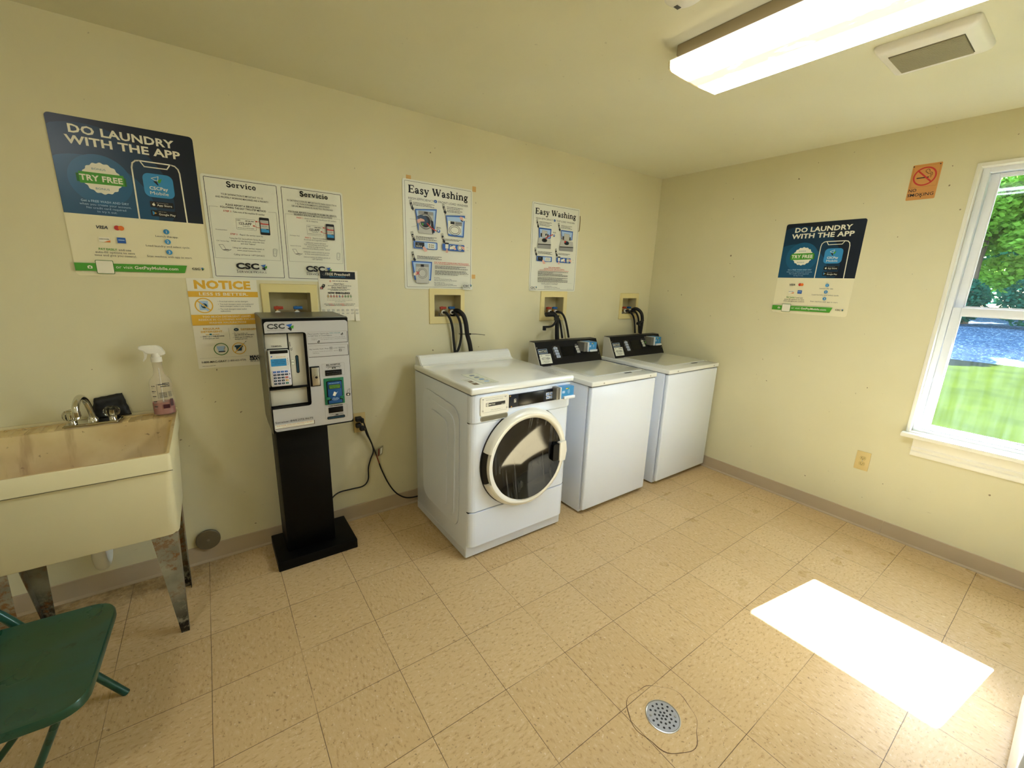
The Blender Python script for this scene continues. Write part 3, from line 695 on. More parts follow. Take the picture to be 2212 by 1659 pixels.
# ---- service sign in two languages
b = MB(); b.prism(rrect(-.004, -.004, .620, .466, .012), 'y', -.003, -.0006, SGN); b.layer = .0031
for u0, u1 in ((.0075, .3045), (.3235, .6105)): b.frame(u0, .009, u1, .4555, .0022, DNV, .004)
def svc(b, x, k, L):
    f = lambda q: x+q*k
    serif(b, L['t'], f(.093), .4215, .0235, BLK, L['tw'])
    for v, s, w, bo in L['top']: b.text(s, f(.154), v, .0078, DGR, 'C', w, bo)
    for v, s, w in L['mid']: b.text(s, f(.154), v, .0080, BLK, 'C', w, .018)
    y0 = .096; b.line([(f(.050), .328), (f(.0165), .328), (f(.0165), y0), (f(.2925), y0), (f(.2925), .328), (f(.258), .328)], .0009, GRY)
    b.text(L['s1a'], f(.070), L['s1y'], .0072, RED, 'L', .030*k, .012); b.text(L['s1b'], f(.104), L['s1y'], .0072, DGR, 'L', L['s1w'])
    if 's1c' in L: b.text(L['s1c'], f(.145), L['s1y']-.011, .0072, DGR, 'C', .056)
    b.frame(f(.1155), .234, f(.1985), .284, .0010, GRY, .004)
    b.text('CSC', f(.119), .274, .0050, DGR, 'L', .016, .02); b.greek(f(.155), f(.192), .274, .0045, DGR); b.text('123-APP', f(.128), .2565, .0115, DGR, 'L', .052*k, .012)
    b.greek(f(.142), f(.172), .250, .003, GRY); b.greek(f(.120), f(.192), .2405, .003, GRY)
    b.rect(f(.2145), .217, f(.2575), .2985, BLK, .005); b.rect(f(.2185), .229, f(.2535), .286, LGR); b.rect(f(.2185), .266, f(.2535), .2715, RED, .001); b.rect(f(.2185), .229, f(.2535), .246, BL3)
    b.rect(f(.241), .243, f(.252), .2465, BLK); b.greek(f(.221), f(.251), .278, .003, GRY); b.greek(f(.221), f(.251), .257, .003, GRY)
    for (ax, ay), (cx, cy), (ex, ey) in (((.229, .2690), (.219, .2765), (.201, .277)), ((.219, .2505), (.205, .2485), (.189, .2555))):
        b.line([(f(ax), ay), (f(cx), cy), (f(ex), ey)], .0018, RED); b.poly([(f(ex)-.006, ey), (f(ex)+.003, ey+.004), (f(ex)+.003, ey-.004)], RED)
    b.text(L['s2a'], f(L.get('s2x', .087)), L['s2y'], .0072, RED, 'L', .029*k, .012); b.text(L['s2b'], f(L.get('s2x', .087)+.034), L['s2y'], .0072, DGR, 'L', L['s2w'])
    for v, s, w in L['body']: b.text(s, f(.157), v, .0068, DGR, 'C', w)
    b.text(L['q1'], f(.053), .2235, .0050, DGR, 'C', .045); b.text(L['q2'], f(.053), .1725, .0050, DGR, 'C', .050)
    b.line([(f(.036), .157), (f(.052), .158), (f(.062), .137), (f(.048), .134)], .0012, DGR, True); b.line([(f(.048), .134), (f(.062), .137), (f(.083), .1365), (f(.068), .129)], .0012, DGR, True); b.line([(f(.053), .1345), (f(.072), .1352)], .003, GRY)
    b.line([(f(.263), .150), (f(.268), .153), (f(.277), .152), (f(.280), .149), (f(.276), .119), (f(.271), .115), (f(.262), .117), (f(.261), .122)], .0012, DGR, True)
    b.line([(f(.2665), .147), (f(.2760), .147), (f(.2735), .128), (f(.2645), .128)], .0008, GRY, True); b.disc(f(.267), .121, .0016, GRY, 10)
    b.text('CSC', f(.095), .0495, .0255, BLK, 'L', .098*k, .045, 0, 3); arrow(b, f(.1995), .0455, .029*k)
    b.rect(f(.094), .0455, f(.224), .0463, DGR); b.text('S', f(.0955), .0295, .0125, DGR, 'L', None, .006); b.text('ERVICE', f(.1065), .0295, .0098, DGR, 'L', .055*k, .006)
    b.text('W', f(.1630), .0295, .0125, DGR, 'L'); b.text('ORKS', f(.1780), .0295, .0098, GRY, 'L', .045*k)
svc(b, 0, 1, dict(t='Service', tw=.122, top=((.3835, 'YOUR SATISFACTION IS IMPORTANT TO US', .172, .006), (.3695, 'AND PROPERLY WORKING MACHINES ARE A PRIORITY', .217, .006)),
    mid=((.338, 'PLEASE REPORT A SERVICE ISSUE', .143), (.3255, 'FOLLOWING THE EASY TWO-STEP METHOD', .188)), s1a='STEP 1', s1b='- Take note of the machine ID number', s1y=.3090, s1w=.137,
    s2a='STEP 2', s2b='- Report the service issue by:', s2y=.206, s2w=.103, q1='Download Here', q2='CSC Service App',
    body=((.1870, '"Using the CSC ServiceWorks Service Request"', .151), (.1760, 'Simply scan the barcode, select the issue', .140), (.1645, 'and click "Submit"', .063), (.1440, 'Using our online service request at', .133), (.1325, 'www.cscserviceworks.com', .099), (.1120, 'Calling toll free at 1-877-264-6622', .130))))
svc(b, .3165, .965, dict(t='Servicio', tw=.137, top=((.3915, 'SU SATISFACCION ES IMPORTANTE PARA NOSOTROS', .238, .006), (.3790, 'Y EL FUNCIONAMIENTO APROPIADO', .166, .006), (.3665, 'DE LAS MAQUINAS ES NUESTRA PRIORIDAD', .198, .006)),
    mid=((.3375, 'POR FAVOR, REPORTE CUALQUIER PROBLEMA DEL SERVICIO,', .235), (.3260, 'SIGUIENDO ESTE FACIL METODO DE DOS PASOS', .186)), s1a='PASO 1', s1b='- Anote el numero de identificacion (ID number)', s1c='de la maquina', s1y=.3120, s1w=.160,
    s2a='PASO 2', s2b='- Reporte el problema', s2y=.2165, s2w=.075, s2x=.103, q1='Descargue Aqui', q2='Aplicacion CSC Service',
    body=((.2070, 'de servicio de la siguiente manera:', .116), (.1920, 'Utilizando nuestra aplicacion', .098), (.1820, '"CSC ServiceWorks Service Request"', .120), (.1720, 'escanee el codigo de barras,', .092), (.1620, 'seleccione el problema y enviar "Submit"', .138), (.1450, 'Utilizando nuestra solicitud de servicio', .128), (.1345, 'en linea www.cscserviceworks.com', .118), (.1190, 'Llame al numero de telefono gratuito al', .130), (.1090, '1-877-264-6622', .052))))
poster_obj(b, 'service_sign', 'white Service and Servicio instruction sign with two framed panels', 'sign', (-3.370, 0, 1.492))

# ---- yellow detergent notice
b = MB(); W = .2845; b.prism([(0, 0), (W, 0), (W, .437), (0, .437)], 'y', -.0022, -.0006, WHT); b.layer = .0023
b.text('NOTICE', .027, .3885, .0355, YEL, 'L', .229, .05); b.rect(0, .348, W, .375, YEL); b.text('LESS IS BETTER.', .042, .3555, .0135, WHT, 'L', .200, .02)
b.rect(.037, .286, .072, .329, LBL, .001); b.disc(.056, .306, .012, TEL, 20); b.disc(.052, .309, .006, LBL, 14); b.disc(.067, .286, .005, LBL, 12)
b.ring(.0552, .3075, .0365, .0050, YEL); b.line([(.030, .331), (.080, .284)], .0048, YEL)
for v, u1, u0 in ((.3245, .240, .119), (.3115, .260, .119), (.3015, .250, .119), (.2885, .230, .119), (.2785, .162, .119)): pass
b.text('Front load washers use less detergent.', .119, .3240, .0062, DGR, 'L', .120); b.text('Too much detergent causes oversudsing and', .119, .3110, .0062, DGR, 'L', .141); b.text('leaves detergent residue in your clothing.', .119, .3010, .0062, DGR, 'L', .130)
b.text('Too much detergent causes washer', .119, .2870, .0062, DGR, 'L', .111); b.text('malfunctions.', .119, .2770, .0062, DGR, 'L', .042)
for v in (.327, .314, .290): b.disc(.113, v, .0012, DGR, 8)
b.rect(0, .213, W, .264, YEL)
for v, s, w in ((.2495, 'TOO MUCH DETERGENT LEAVES', .200), (.2350, 'RESIDUE IN CLOTHING AND CAUSES', .233), (.2200, 'WASHER MALFUNCTION!', .154)): b.text(s, .1430, v, .0082, WHT, 'C', w, .008)
b.text('REGULAR', .0730, .1910, .0088, ORG and YEL, 'C', .068, .02); b.text('DETERGENT.', .0735, .1765, .0088, YEL, 'C', .089, .02)
b.greek(.046, .060, .1665, .004, YEL); b.disc(.0655, .168, .0055, CYN, 16, .004); b.greek(.073, .102, .1665, .004, YEL)
b.text('ONLY use 2 TABLESPOONS', .033, .1550, .0060, BLK, 'L', .087, .015); b.text('of detergent per load.', .033, .1460, .0060, DGR, 'L', .065)
b.disc(.1735, .1875, .0105, TEL, 20, .008); b.text('he', .1735, .1845, .006, WHT, 'C'); b.text('DETERGENT.', .192, .1835, .0088, YEL, 'L', .084, .02)
b.text('For best results, use', .163, .1660, .0060, DGR, 'L', .057); b.text('high-efficiency he detergent.', .163, .1580, .0060, BLK, 'L', .086, .01); b.text('ONLY use 1/2 CAPFUL of', .163, .1460, .0060, BLK, 'L', .077, .012); b.text('detergent per load.', .163, .1370, .0060, DGR, 'L', .054)
b.rect(.1415, .140, .1422, .196, GRY)
for u, v in ((.026, .157), (.157, .168), (.157, .149)): b.disc(u, v, .0011, DGR, 8)
b.ring(.1005, .093, .0305, .0034, DGN); b.poly([(.082, .108), (.117, .109), (.1165, .099), (.113, .099), (.110, .083), (.088, .083)], LBL); b.rect(.088, .078, .116, .083, DNV, .001)
b.poly([(.158, .108), (.193, .109), (.193, .099), (.189, .099), (.186, .080), (.165, .079), (.162, .099), (.158, .099)], TEL); b.ring(.176, .092, .030, .0034, YEL); b.line([(.156, .072), (.196, .113)], .0036, YEL); b.line([(.197, .115), (.202, .119)], .0018, BLK); b.line([(.205, .123), (.210, .128)], .0018, BLK)
b.rect(.009, .0515, .275, .0520, GRY); b.text('1-800-MAC-GRAY', .015, .0275, .0088, BLK, 'L', .102, .02); b.text('(1-800-622-4729)', .121, .0275, .0088, DGR, 'L', .079)
b.text('MAC', .218, .0395, .0115, DNV, 'L', .044, .045); b.text('GRAY', .216, .0265, .0115, DNV, 'L', .050, .045); b.greek(.218, .262, .0195, .004, GRY); b.greek(.015, .072, .0115, .003, GRY)
poster_obj(b, 'notice_poster', 'mustard yellow NOTICE detergent poster hanging behind the kiosk', 'poster', (-3.480, 0, 1.054))

# ---- preschool flyer with tear-off tabs
fl = thing('paper_flyer', 'white preschool flyer with a navy heading and tear-off tabs', 'flyer', (-2.902, 0, 1.268))
b = MB()
b.prism([(0, .081), (.208, .081), (.209, .284), (-.002, .281)], 'y', -.0046, -.0036, PAP); b.layer = .0047
b.rect(.009, .2365, .1955, .2775, DNV); b.text('FREE Preschool!', .037, .2555, .0130, WHT, 'L', .131, .02); b.greek(.058, .144, .2470, .0045, BL3)
b.poly([(.054, .224), (.0595, .2185), (.065, .224), (.0595, .2295)], RED); b.poly([(.057, .224), (.0595, .2215), (.062, .224), (.0595, .2265)], WHT); b.greek(.070, .157, .2240, .0048, DGR)
b.text('Head Start', .0755, .2060, .0085, DGR, 'L', .057, .01, .3); b.greek(.046, .175, .1985, .0038, DGR); b.text('Early Head Start', .063, .1865, .0085, DGR, 'L', .084, .01, .3)
for v, a, e in ((.1790, .043, .168), (.1735, .057, .148)): b.greek(a, e, v, .0040, GRY)
b.text('NOW ENROLLING!', .0435, .1560, .0085, BLK, 'L', .118, .06)
b.poly([(.012, .193), (.020, .208), (.031, .206), (.030, .196), (.025, .188), (.014, .189)], BLK); b.text('T', .0215, .1945, .0075, WHT, 'C', None, .02); b.rect(.005, .180, .020, .192, BLK, .001); b.rect(.007, .1815, .0165, .190, RED); b.rect(.0088, .183, .0105, .189, WHT); b.rect(.0128, .183, .0145, .189, WHT)
cs = [YEL, RED, RED, RED, ROY, RED, GRN, GRN, GRN]
for k in range(9):
    x = .043+k*.0152; c1 = cs[k]; b.disc(x, .1490, .0023, DGR, 10); b.poly([(x-.0025, .1460), (x+.0025, .1460), (x+.0018, .1370), (x-.0018, .1370)], c1)
    b.line([(x-.0075, .1425), (x+.0075, .1425)], .0010, DGR); b.line([(x-.001, .137), (x-.004, .1310)], .0010, DGR); b.line([(x+.001, .137), (x+.004, .1310)], .0010, DGR)
b.text('For more information OR to complete an application', .036, .1195, .0046, DGR, 'L', .135); b.text('call or email center name:', .075, .1105, .0046, DGR, 'L', .058)
for v, a, e in ((.0990, .018, .190), (.0915, .026, .182)):
    b.greek(a, e, v, .0042, GRY); b.greek(a+.025, a+.045, v, .0042, RED); b.greek(a+.085, a+.105, v, .0042, RED)
b.build('sheet', fl)
for k in range(8):
    t = MB(); x0 = .002+k*.0258; bend = .004 if k < 7 else .012
    t.add([(x0, -.0042, .081), (x0+.0252, -.0042, .081), (x0+.0255, -.0042-bend*.4, .045), (x0+.0003, -.0042-bend*.4, .045), (x0+.026, -.0042-bend, .006-.003*(k == 7)), (x0+.0008, -.0042-bend, .006-.003*(k == 7))], [(0, 1, 2, 3), (3, 2, 4, 5)], PAP)
    f0 = lambda u, v, d, bend=bend: (u, -.0046-bend*(.081-v)/.075, v); t.map = f0
    for v in (.068, .0635, .059, .048, .0435): t.greek(x0+.005, x0+.021, v, .003, GRY)
    t.build('tear_off_tab', fl)

# ---- two easy washing signs
def arrow_no(b, u, v, n):
    # black pointing arrow with step number and speed lines above
    b.poly([(u-.0095, v+.016), (u+.0035, v+.020), (u+.0125, v-.010), (u+.0175, v-.0085), (u+.013, v-.027), (u-.003, v-.0145), (u+.002, v-.0130)], BLK)
    for k in range(3): b.line([(u-.0115-k*.0005, v+.020+k*.0042), (u+.004-k*.0008, v+.0245+k*.0042)], .0016, BLK)
    b.text(n, u+.0015, v-.004, .0145, WHT, 'C', None, .02)
def washer_icon(b, u0, v0, u1, v1, door=True):
    b.rect(u0, v0, u1, v1, MGR, .002); b.rect(u0+.002, v0+.002, u1-.002, v1-.002, LGR, .002)
    w = u1-u0; h = v1-v0; b.rect(u0+.002, v1-h*.15, u1-.002, v1-.002, MGR); b.rect(u0+w*.38, v1-h*.15, u0+w*.62, v1-.003, BLK)
    if door: b.ring(u0+w*.5, v0+h*.52, w*.38, w*.03, GRY); b.ring(u0+w*.5, v0+h*.52, w*.30, w*.06, MGR)
def hand(b, u, v, dx):
    b.poly([(u, v), (u+.012*dx, v+.006), (u+.026*dx, v+.002), (u+.034*dx, v-.010), (u+.026*dx, v-.020), (u+.010*dx, v-.012)], SKN)
    b.poly([(u+.026*dx, v+.002), (u+.040*dx, v-.002), (u+.044*dx, v-.016), (u+.030*dx, v-.019)], WHT); b.line([(u+.040*dx, v-.002), (u+.056*dx, v+.001)], .0008, GRY); b.line([(u+.044*dx, v-.016), (u+.058*dx, v-.020)], .0008, GRY)
def easy(name, label, loc, B, kind):
    b = MB(); b.prism(rrect(*B, .012), 'y', -.003, -.0006, SGN); b.layer = .0031
    if kind == 1:
        b.frame(.005, .0085, .4545, .6155, .0017, DGR, .004)
        serif(b, 'Easy Washing', .027, .5520, .0420, BLK, .403)
        b.text('HIGH-EFFICIENCY', .027, .5160, .0120, DGR, 'L', .165); b.text('FRONT LOAD WASHER', .222, .5170, .0120, DGR, 'L', .208); b.disc(.202, .5230, .0112, ROY, 20, .009); b.text('he', .202, .5200, .006, WHT, 'C')
        for u0, u1, vs in ((.056, .198, (.499, .492, .485)), (.279, .395, (.500, .491, .481, .473)), (.068, .211, (.308, .301, .293)), (.266, .392, (.308, .301)), (.074, .246, (.194, .187, .180))):
            for i, v in enumerate(vs): b.greek(u0, u1-(.02 if i % 2 else 0), v, .0045, DGR)
        arrow_no(b, .043, .480, '1'); arrow_no(b, .258, .483, '2'); arrow_no(b, .048, .303, '3'); arrow_no(b, .248, .309, '4'); arrow_no(b, .048, .187, '5')
        # 1: open washer with blue laundry
        b.poly([(.0655, .464), (.208, .478), (.192, .338), (.082, .345)], ROY); b.poly([(.072, .458), (.200, .470), (.186, .345), (.090, .350)], LBL)
        washer_icon(b, .086, .329, .184, .458); b.ring(.131, .399, .046, .007, GRY); b.disc(.131, .399, .034, BLK)
        b.poly([(.078, .424), (.10, .436), (.135, .428), (.150, .405), (.138, .382), (.112, .380), (.085, .404)], NV2); b.poly([(.104, .390), (.120, .386), (.112, .372)], GRN)
        b.poly([(.076, .405), (.100, .415), (.122, .410), (.126, .400), (.100, .396), (.080, .383)], SKN); b.line([(.03, .405), (.076, .405)], .001, GRY); b.line([(.04, .360), (.082, .372)], .001, GRY)
        b.poly([(.165, .412), (.182, .405), (.190, .345), (.175, .330)], BLK)
        b.line([(.142, .390), (.168, .366), (.200, .352)], .006, RED); b.text('POD', .220, .3660, .0095, DGR, 'C', .028, .01); b.disc(.219, .352, .010, ROY, 18); b.disc(.217, .354, .005, WHT, 12)
        # 2: drawer
        b.poly([(.268, .450), (.405, .462), (.396, .328), (.286, .330)], ROY); b.poly([(.275, .443), (.397, .452), (.388, .336), (.292, .338)], LBL); b.rect(.282, .343, .380, .420, SGN, .004)
        b.ring(.331, .367, .042, .004, GRY, ry=.032); b.ring(.331, .367, .032, .003, DGR, ry=.022); b.rect(.300, .402, .329, .418, BLK, .001); b.rect(.333, .396, .383, .420, MGR, .001); b.line([(.336, .408), (.380, .412)], .002, BLK)
        b.poly([(.372, .428), (.378, .444), (.395, .440), (.388, .422)], NV2); hand(b, .362, .448, 1)
        # 3,4 keypads
        b.rect(.050, .238, .208, .282, ROY, .006); b.rect(.057, .243, .201, .277, LBL, .004); b.rect(.060, .244, .120, .276, BLK); b.rect(.142, .242, .189, .275, SGN)
        for k in range(6): b.rect(.150+(k % 3)*.012, .250+(k//3)*.012, .156+(k % 3)*.012, .256+(k//3)*.012, BLK)
        for k in range(3): b.rect(.067+k*.013, .249, .076+k*.013, .256, LGR)
        b.text('OK', .080, .262, .006, LGR, 'C'); b.poly([(.108, .250), (.118, .254), (.134, .240), (.138, .226), (.122, .222), (.110, .236)], SKN)
        b.rect(.242, .240, .400, .280, ROY, .006); b.rect(.262, .252, .284, .286, SGN, .001); b.rect(.259, .278, .286, .287, BLK, .001); b.poly([(.268, .250), (.278, .250), (.280, .226), (.266, .226)], SKN)
        b.poly([(.292, .248), (.330, .252), (.334, .274), (.294, .272)], SGN); b.line([(.296, .266), (.312, .272)], .004, BLK); b.poly([(.318, .262), (.332, .262), (.340, .250), (.326, .246)], SKN); b.disc(.365, .262, .017, SGN, 20); b.ring(.365, .262, .014, .003, DGR); hand(b, .372, .268, 1)
        # 5
        b.poly([(.034, .164), (.169, .164), (.160, .050), (.050, .052)], ROY); b.poly([(.042, .157), (.161, .157), (.153, .058), (.058, .060)], LBL); washer_icon(b, .059, .033, .146, .149)
        hand(b, .075, .096, -.7); b.line([(.064, .102), (.080, .084)], .004, RED); b.line([(.064, .084), (.080, .102)], .004, RED)
        b.text('FOR YOUR SAFETY PLEASE AVOID THE FOLLOWING', .182, .1605, .0058, RED, 'L', .249, .03); b.text('POR SU PROPIA SEGURIDAD, POR FAVOR EVITE LO SIGUIENTE', .182, .1520, .0052, RED, 'L', .255, .02)
        for i, v in enumerate((.139, .132, .125, .110, .103, .0955, .088)): b.greek(.187, .416+(i % 3)*.01-(.06 if i in (1, 6) else 0), v, .0050, DGR)
        for v, s, w in ((.0665, 'For service:', .038), (.0580, 'use the CSC Service Request App', .122), (.0500, 'visit www.cscserviceworks.com or call 1-877-264-6622', .160), (.0360, 'Para solicitar servicio:', .072), (.0275, 'utilice la aplicacion CSC Service Request', .132), (.0195, 'visite www.cscserviceworks.com o llame al 1-877-264-6622', .160)): b.text(s, .181, v, .0055, DGR, 'L', w, .01)
        b.rect(.391, .0865, .425, .0872, DGR); b.rect(.391, .0415, .425, .0420, DGR); b.rect(.386, -.002, .459, .0305, SGN)
        b.text('CSC', .389, .0165, .0120, BLK, 'L', .046, .035); arrow(b, .438, .0165, .017); b.greek(.391, .445, .0085, .0045, DGR)
    else:
        b.frame(.012, .0070, .4590, .6100, .0017, DGR, .004)
        serif(b, 'Easy Washing', .031, .5400, .0400, BLK, .402)
        b.text('HIGH-EFFICIENCY', .040, .5060, .0115, DGR, 'L', .160); b.text('TOP LOAD WASHER', .236, .5060, .0115, DGR, 'L', .186); b.disc(.217, .5115, .0100, ROY, 20, .0085); b.text('he', .217, .5085, .006, WHT, 'C')
        for u0, u1, vs in ((.071, .194, (.489, .481, .472, .464)), (.284, .400, (.482, .473, .465)), (.068, .213, (.281, .274, .267)), (.271, .395, (.279, .272))):
            for i, v in enumerate(vs): b.greek(u0, u1-(.02 if i % 2 else 0), v, .0045, DGR)
        arrow_no(b, .053, .470, '1'); arrow_no(b, .262, .466, '2'); arrow_no(b, .046, .275, '3'); arrow_no(b, .246, .281, '4')
        for u0, k in ((.066, 0), (.280, 1)):
            x = lambda q: u0+q
            if k == 0: b.poly([(.066, .449), (.187, .449), (.183, .380), (.072, .372)], ROY); b.poly([(.075, .440), (.178, .440), (.174, .385), (.080, .378)], LBL)
            else: b.poly([(.280, .451), (.405, .450), (.402, .386), (.290, .386)], ROY); b.poly([(.288, .443), (.397, .442), (.394, .390), (.297, .390)], LBL)
            o = (0.0, 0.0) if k == 0 else (.213, -.004)
            f = lambda a, c: (a+o[0]+(a-.06)*(.12 if k else 0), c+o[1])
            b.poly([f(.098, .434), f(.148, .430), f(.148, .384), f(.098, .384)], MGR); b.poly([f(.100, .432), f(.146, .428), f(.146, .386), f(.100, .386)], LGR)
            b.rect(*f(.084, .386), *f(.098, .412), DGR); b.rect(*f(.148, .386), *f(.160, .410), DGR)
            b.poly([f(.074, .380), f(.182, .378), f(.188, .340), f(.062, .336)], LGR); b.disc(*f(.124, .364), .026, DGR, 22, .014); b.disc(*f(.124, .364), .016, BLK, 18, .009)
            b.poly([f(.062, .336), f(.188, .340), f(.188, .334), f(.062, .330)], BLK); b.poly([f(.061, .330), f(.188, .334), f(.188, .306), f(.061, .304)], MGR)
        b.line([(.200, .410), (.160, .395), (.135, .378)], .006, RED); b.poly([(.128, .380), (.142, .388), (.140, .372)], RED); b.text('POD', .216, .4210, .0090, DGR, 'C', .028, .01); b.disc(.213, .405, .009, ROY, 16); b.disc(.212, .407, .004, WHT, 10)
        b.poly([(.128, .410), (.142, .412), (.138, .398), (.128, .396)], NV2); b.poly([(.318, .372), (.335, .378), (.340, .366), (.322, .360)], RED); b.poly([(.340, .376), (.358, .372), (.350, .356), (.338, .360)], NV2); b.line([(.275, .420), (.310, .372)], .003, SKN)
        b.rect(.056, .213, .203, .250, ROY, .006); b.rect(.064, .218, .196, .245, LBL, .004); b.rect(.066, .217, .114, .246, BLK); b.rect(.138, .217, .186, .244, SGN)
        for k in range(6): b.rect(.146+(k % 3)*.012, .223+(k//3)*.010, .151+(k % 3)*.012, .228+(k//3)*.010, BLK)
        b.text('OK', .086, .233, .006, LGR, 'C'); b.poly([(.108, .222), (.118, .226), (.134, .212), (.138, .198), (.122, .194), (.110, .208)], SKN)
        b.rect(.248, .213, .396, .250, ROY, .006); b.rect(.262, .224, .284, .254, SGN, .001); b.rect(.260, .248, .286, .257, BLK, .001); b.poly([(.268, .222), (.278, .222), (.280, .200), (.266, .200)], SKN)
        b.poly([(.292, .220), (.330, .224), (.334, .244), (.294, .242)], SGN); b.line([(.296, .238), (.312, .243)], .004, BLK); b.poly([(.318, .234), (.332, .234), (.340, .222), (.326, .218)], SKN); b.disc(.365, .232, .016, SGN, 20); b.ring(.365, .232, .013, .003, DGR); hand(b, .372, .238, 1)
        b.text('FOR YOUR SAFETY', .232, .1700, .0064, RED, 'C', .120, .03); b.text('PLEASE AVOID THE FOLLOWING', .231, .1580, .0064, RED, 'C', .205, .03); b.text('POR SU PROPIA SEGURIDAD, POR FAVOR EVITE LO SIGUIENTE', .232, .1475, .0055, RED, 'C', .293, .02)
        for i, v in enumerate((.139, .1315, .124, .1165, .109, .094, .0865, .079, .0715, .064)): b.greek(.071, .383-(.16 if i == 1 else .06 if i in (2, 6) else 0), v, .0050, DGR)
        for v, s, w in ((.0530, 'For service:    use the CSC Service Request App', .165), (.0460, 'visit www.cscserviceworks.com or call 1-877-264-6622', .160)): b.text(s, .108, v, .0052, DGR, 'L', w, .01)
        for v, s, w in ((.0320, 'Para solicitar servicio:', .072), (.0245, 'utilice la aplicacion CSC Service Request', .130), (.0170, 'visite www.cscserviceworks.com o llame al 1-877-264-6622', .158)): b.text(s, .138, v, .0052, DGR, 'L', w, .01)
        b.rect(.376, .0605, .420, .0611, DGR); b.rect(.372, .0155, .425, .0160, DGR); b.rect(.0005, -.001, .072, .030, SGN)
        b.text('CSC', .005, .0150, .0115, BLK, 'L', .043, .035); arrow(b, .050, .0150, .016); b.greek(.006, .064, .0070, .0045, DGR)
    return poster_obj(b, name, label, 'sign', loc)
easy('washing_sign', 'white washing instruction sign for the front load washer with five numbered steps', (-2.402, 0, 1.462), (-.008, -.003, .463, .625), 1)
easy('washing_sign', 'white washing instruction sign for the top load washers with four numbered steps', (-1.448, 0, 1.464), (.0, -.003, .470, .620), 2)
for i, (u0, v0, u1, v1, ln, lb) in enumerate(((-2.385, 2.087, -2.355, 2.104, 0, 'orange tape tab on the top left edge of the front load washing sign'), (-1.938, 2.078, -1.912, 2.110, 0, 'orange tape tab at the top right corner of the front load washing sign'),
                                   (-1.936, 1.533, -1.910, 1.560, 0, 'orange tape tab at the lower right side of the front load washing sign'))):
    b = MB(); b.box(u0, u1, -.0038 if i == 0 else -.0036, -.0031 if i == 0 else -.0005, v0, v1, TAN)
    if i == 0: b = MB(); b.box(u0, u1, -.0012, -.0005, v0, v1+.004, TAN)
    if i == 1: b = MB(); b.box(-1.9385, u1, -.0012, -.0005, v0, v1, TAN)
    if i == 2: b = MB(); b.box(-1.9385, u1, -.0012, -.0005, v0, v1, TAN)
    b.build('tape_tab', None, lb, 'tape')
# scrap of clear plastic hook strip by the second sign
b = MB(); b.tube([(-.972, -.003, 2.035), (-.969, -.004, 1.99), (-.973, -.003, 1.93), (-.982, -.004, 1.922)], .0022, mat('brown_wire', (110, 92, 58), .5), 8)
b.build('wire_scrap', None, 'thin brown wire scrap stuck on the wall right of the top load sign', 'wire')

# ---- no smoking sign
m_tan = mat('orange_tan_sign', (214, 150, 76), .5, var=.04)
ns = thing('no_smoking_sign', 'small orange-tan NO SMOKING sign high on the right wall', 'sign', (0, -1.713, 2.060), -math.pi/2)
b = MB(); b.prism(rrect(0, 0, .124, .189, .005), 'y', -.0022, -.0006, m_tan); b.layer = .0023
b.frame(.006, .068, .118, .181, .0008, ink('sign_brown', (140, 100, 40)), .002)
for k in (0,): b.ring(.0605, .1235, .0500, .0072, RED, 44)
b.rect(.027, .1140, .079, .1195, BLK, .001); b.rect(.084, .1140, .0855, .1195, BLK); b.rect(.088, .1140, .0895, .1195, BLK)
b.line([(.084, .122), (.086, .133), (.080, .136), (.073, .136), (.069, .142), (.062, .146), (.061, .154), (.068, .160), (.075, .158), (.078, .151), (.077, .146)], .0018, BLK)
b.line([(.0895, .122), (.092, .134), (.087, .142), (.080, .142)], .0018, BLK); b.line([(.0270, .1570), (.0940, .0900)], .0072, RED)
b.text('NO', .005, .0445, .0160, BLK, 'L', .034, .008); b.text('SMOKING', .004, .0190, .0160, BLK, 'L', .112, .008); b.build('board', ns)
for u, v in ((.005, .181), (.116, .179), (.064, .014)):
    q = MB(); q.lathe([(.0030, 0), (.0028, .0020)][::-1], (u, -.0048, v), 'y', m_rubber, 12); q.build('screw', ns)

# ------------------------------------------------------------------ card reader used on every machine
def card_reader(parent, b_face, u0, z0, u1, z1, y, depth, tilt=None):
    pass
# ------------------------------------------------------------------ front load washer
W = .691
w1 = thing('front_load_washer', 'white front load washer with a round dark glass door', 'washing machine', (-2.396, 0, 0))
b = MB(); b.box(0, W, -.755, -.092, .014, .962, m_enamel, .004)
sidep = [(-.217, .895), (-.683, .862), (-.672, .150), (-.197, .165)]
def rpoly(P, r, n=5):
    out = []; N = len(P)
    for i in range(N):
        p = Vector(P[i]); a = (Vector(P[i-1])-p).normalized(); c = (Vector(P[(i+1) % N])-p).normalized()
        for k in range(n+1):
            t = k/n; q = p+a*r*(1-t)**2+c*r*t**2; out.append((q.x, q.y))
    return out
b.prism(rpoly(sidep, .09), 'x', -.0040, .002, m_enamel, .0038, 3)
b.prism(rpoly([(-.262, .845), (-.640, .815), (-.628, .190), (-.245, .205)], .08), 'x', -.0085, .002, m_enamel, .0040, 3)
b.prism(rpoly([(-.325, .790), (-.565, .768), (-.545, .225), (-.300, .235)], .06), 'x', -.0125, .002, m_enamel, .0040, 3)
b.build('cabinet', w1)
b = MB(); b.box(.003, W-.003, -.746, -.70, .014, .088, m_kick, .003); b.box(-.0015, .0, -.745, -.095, .014, .058, m_kick)
b.build('plinth', w1)
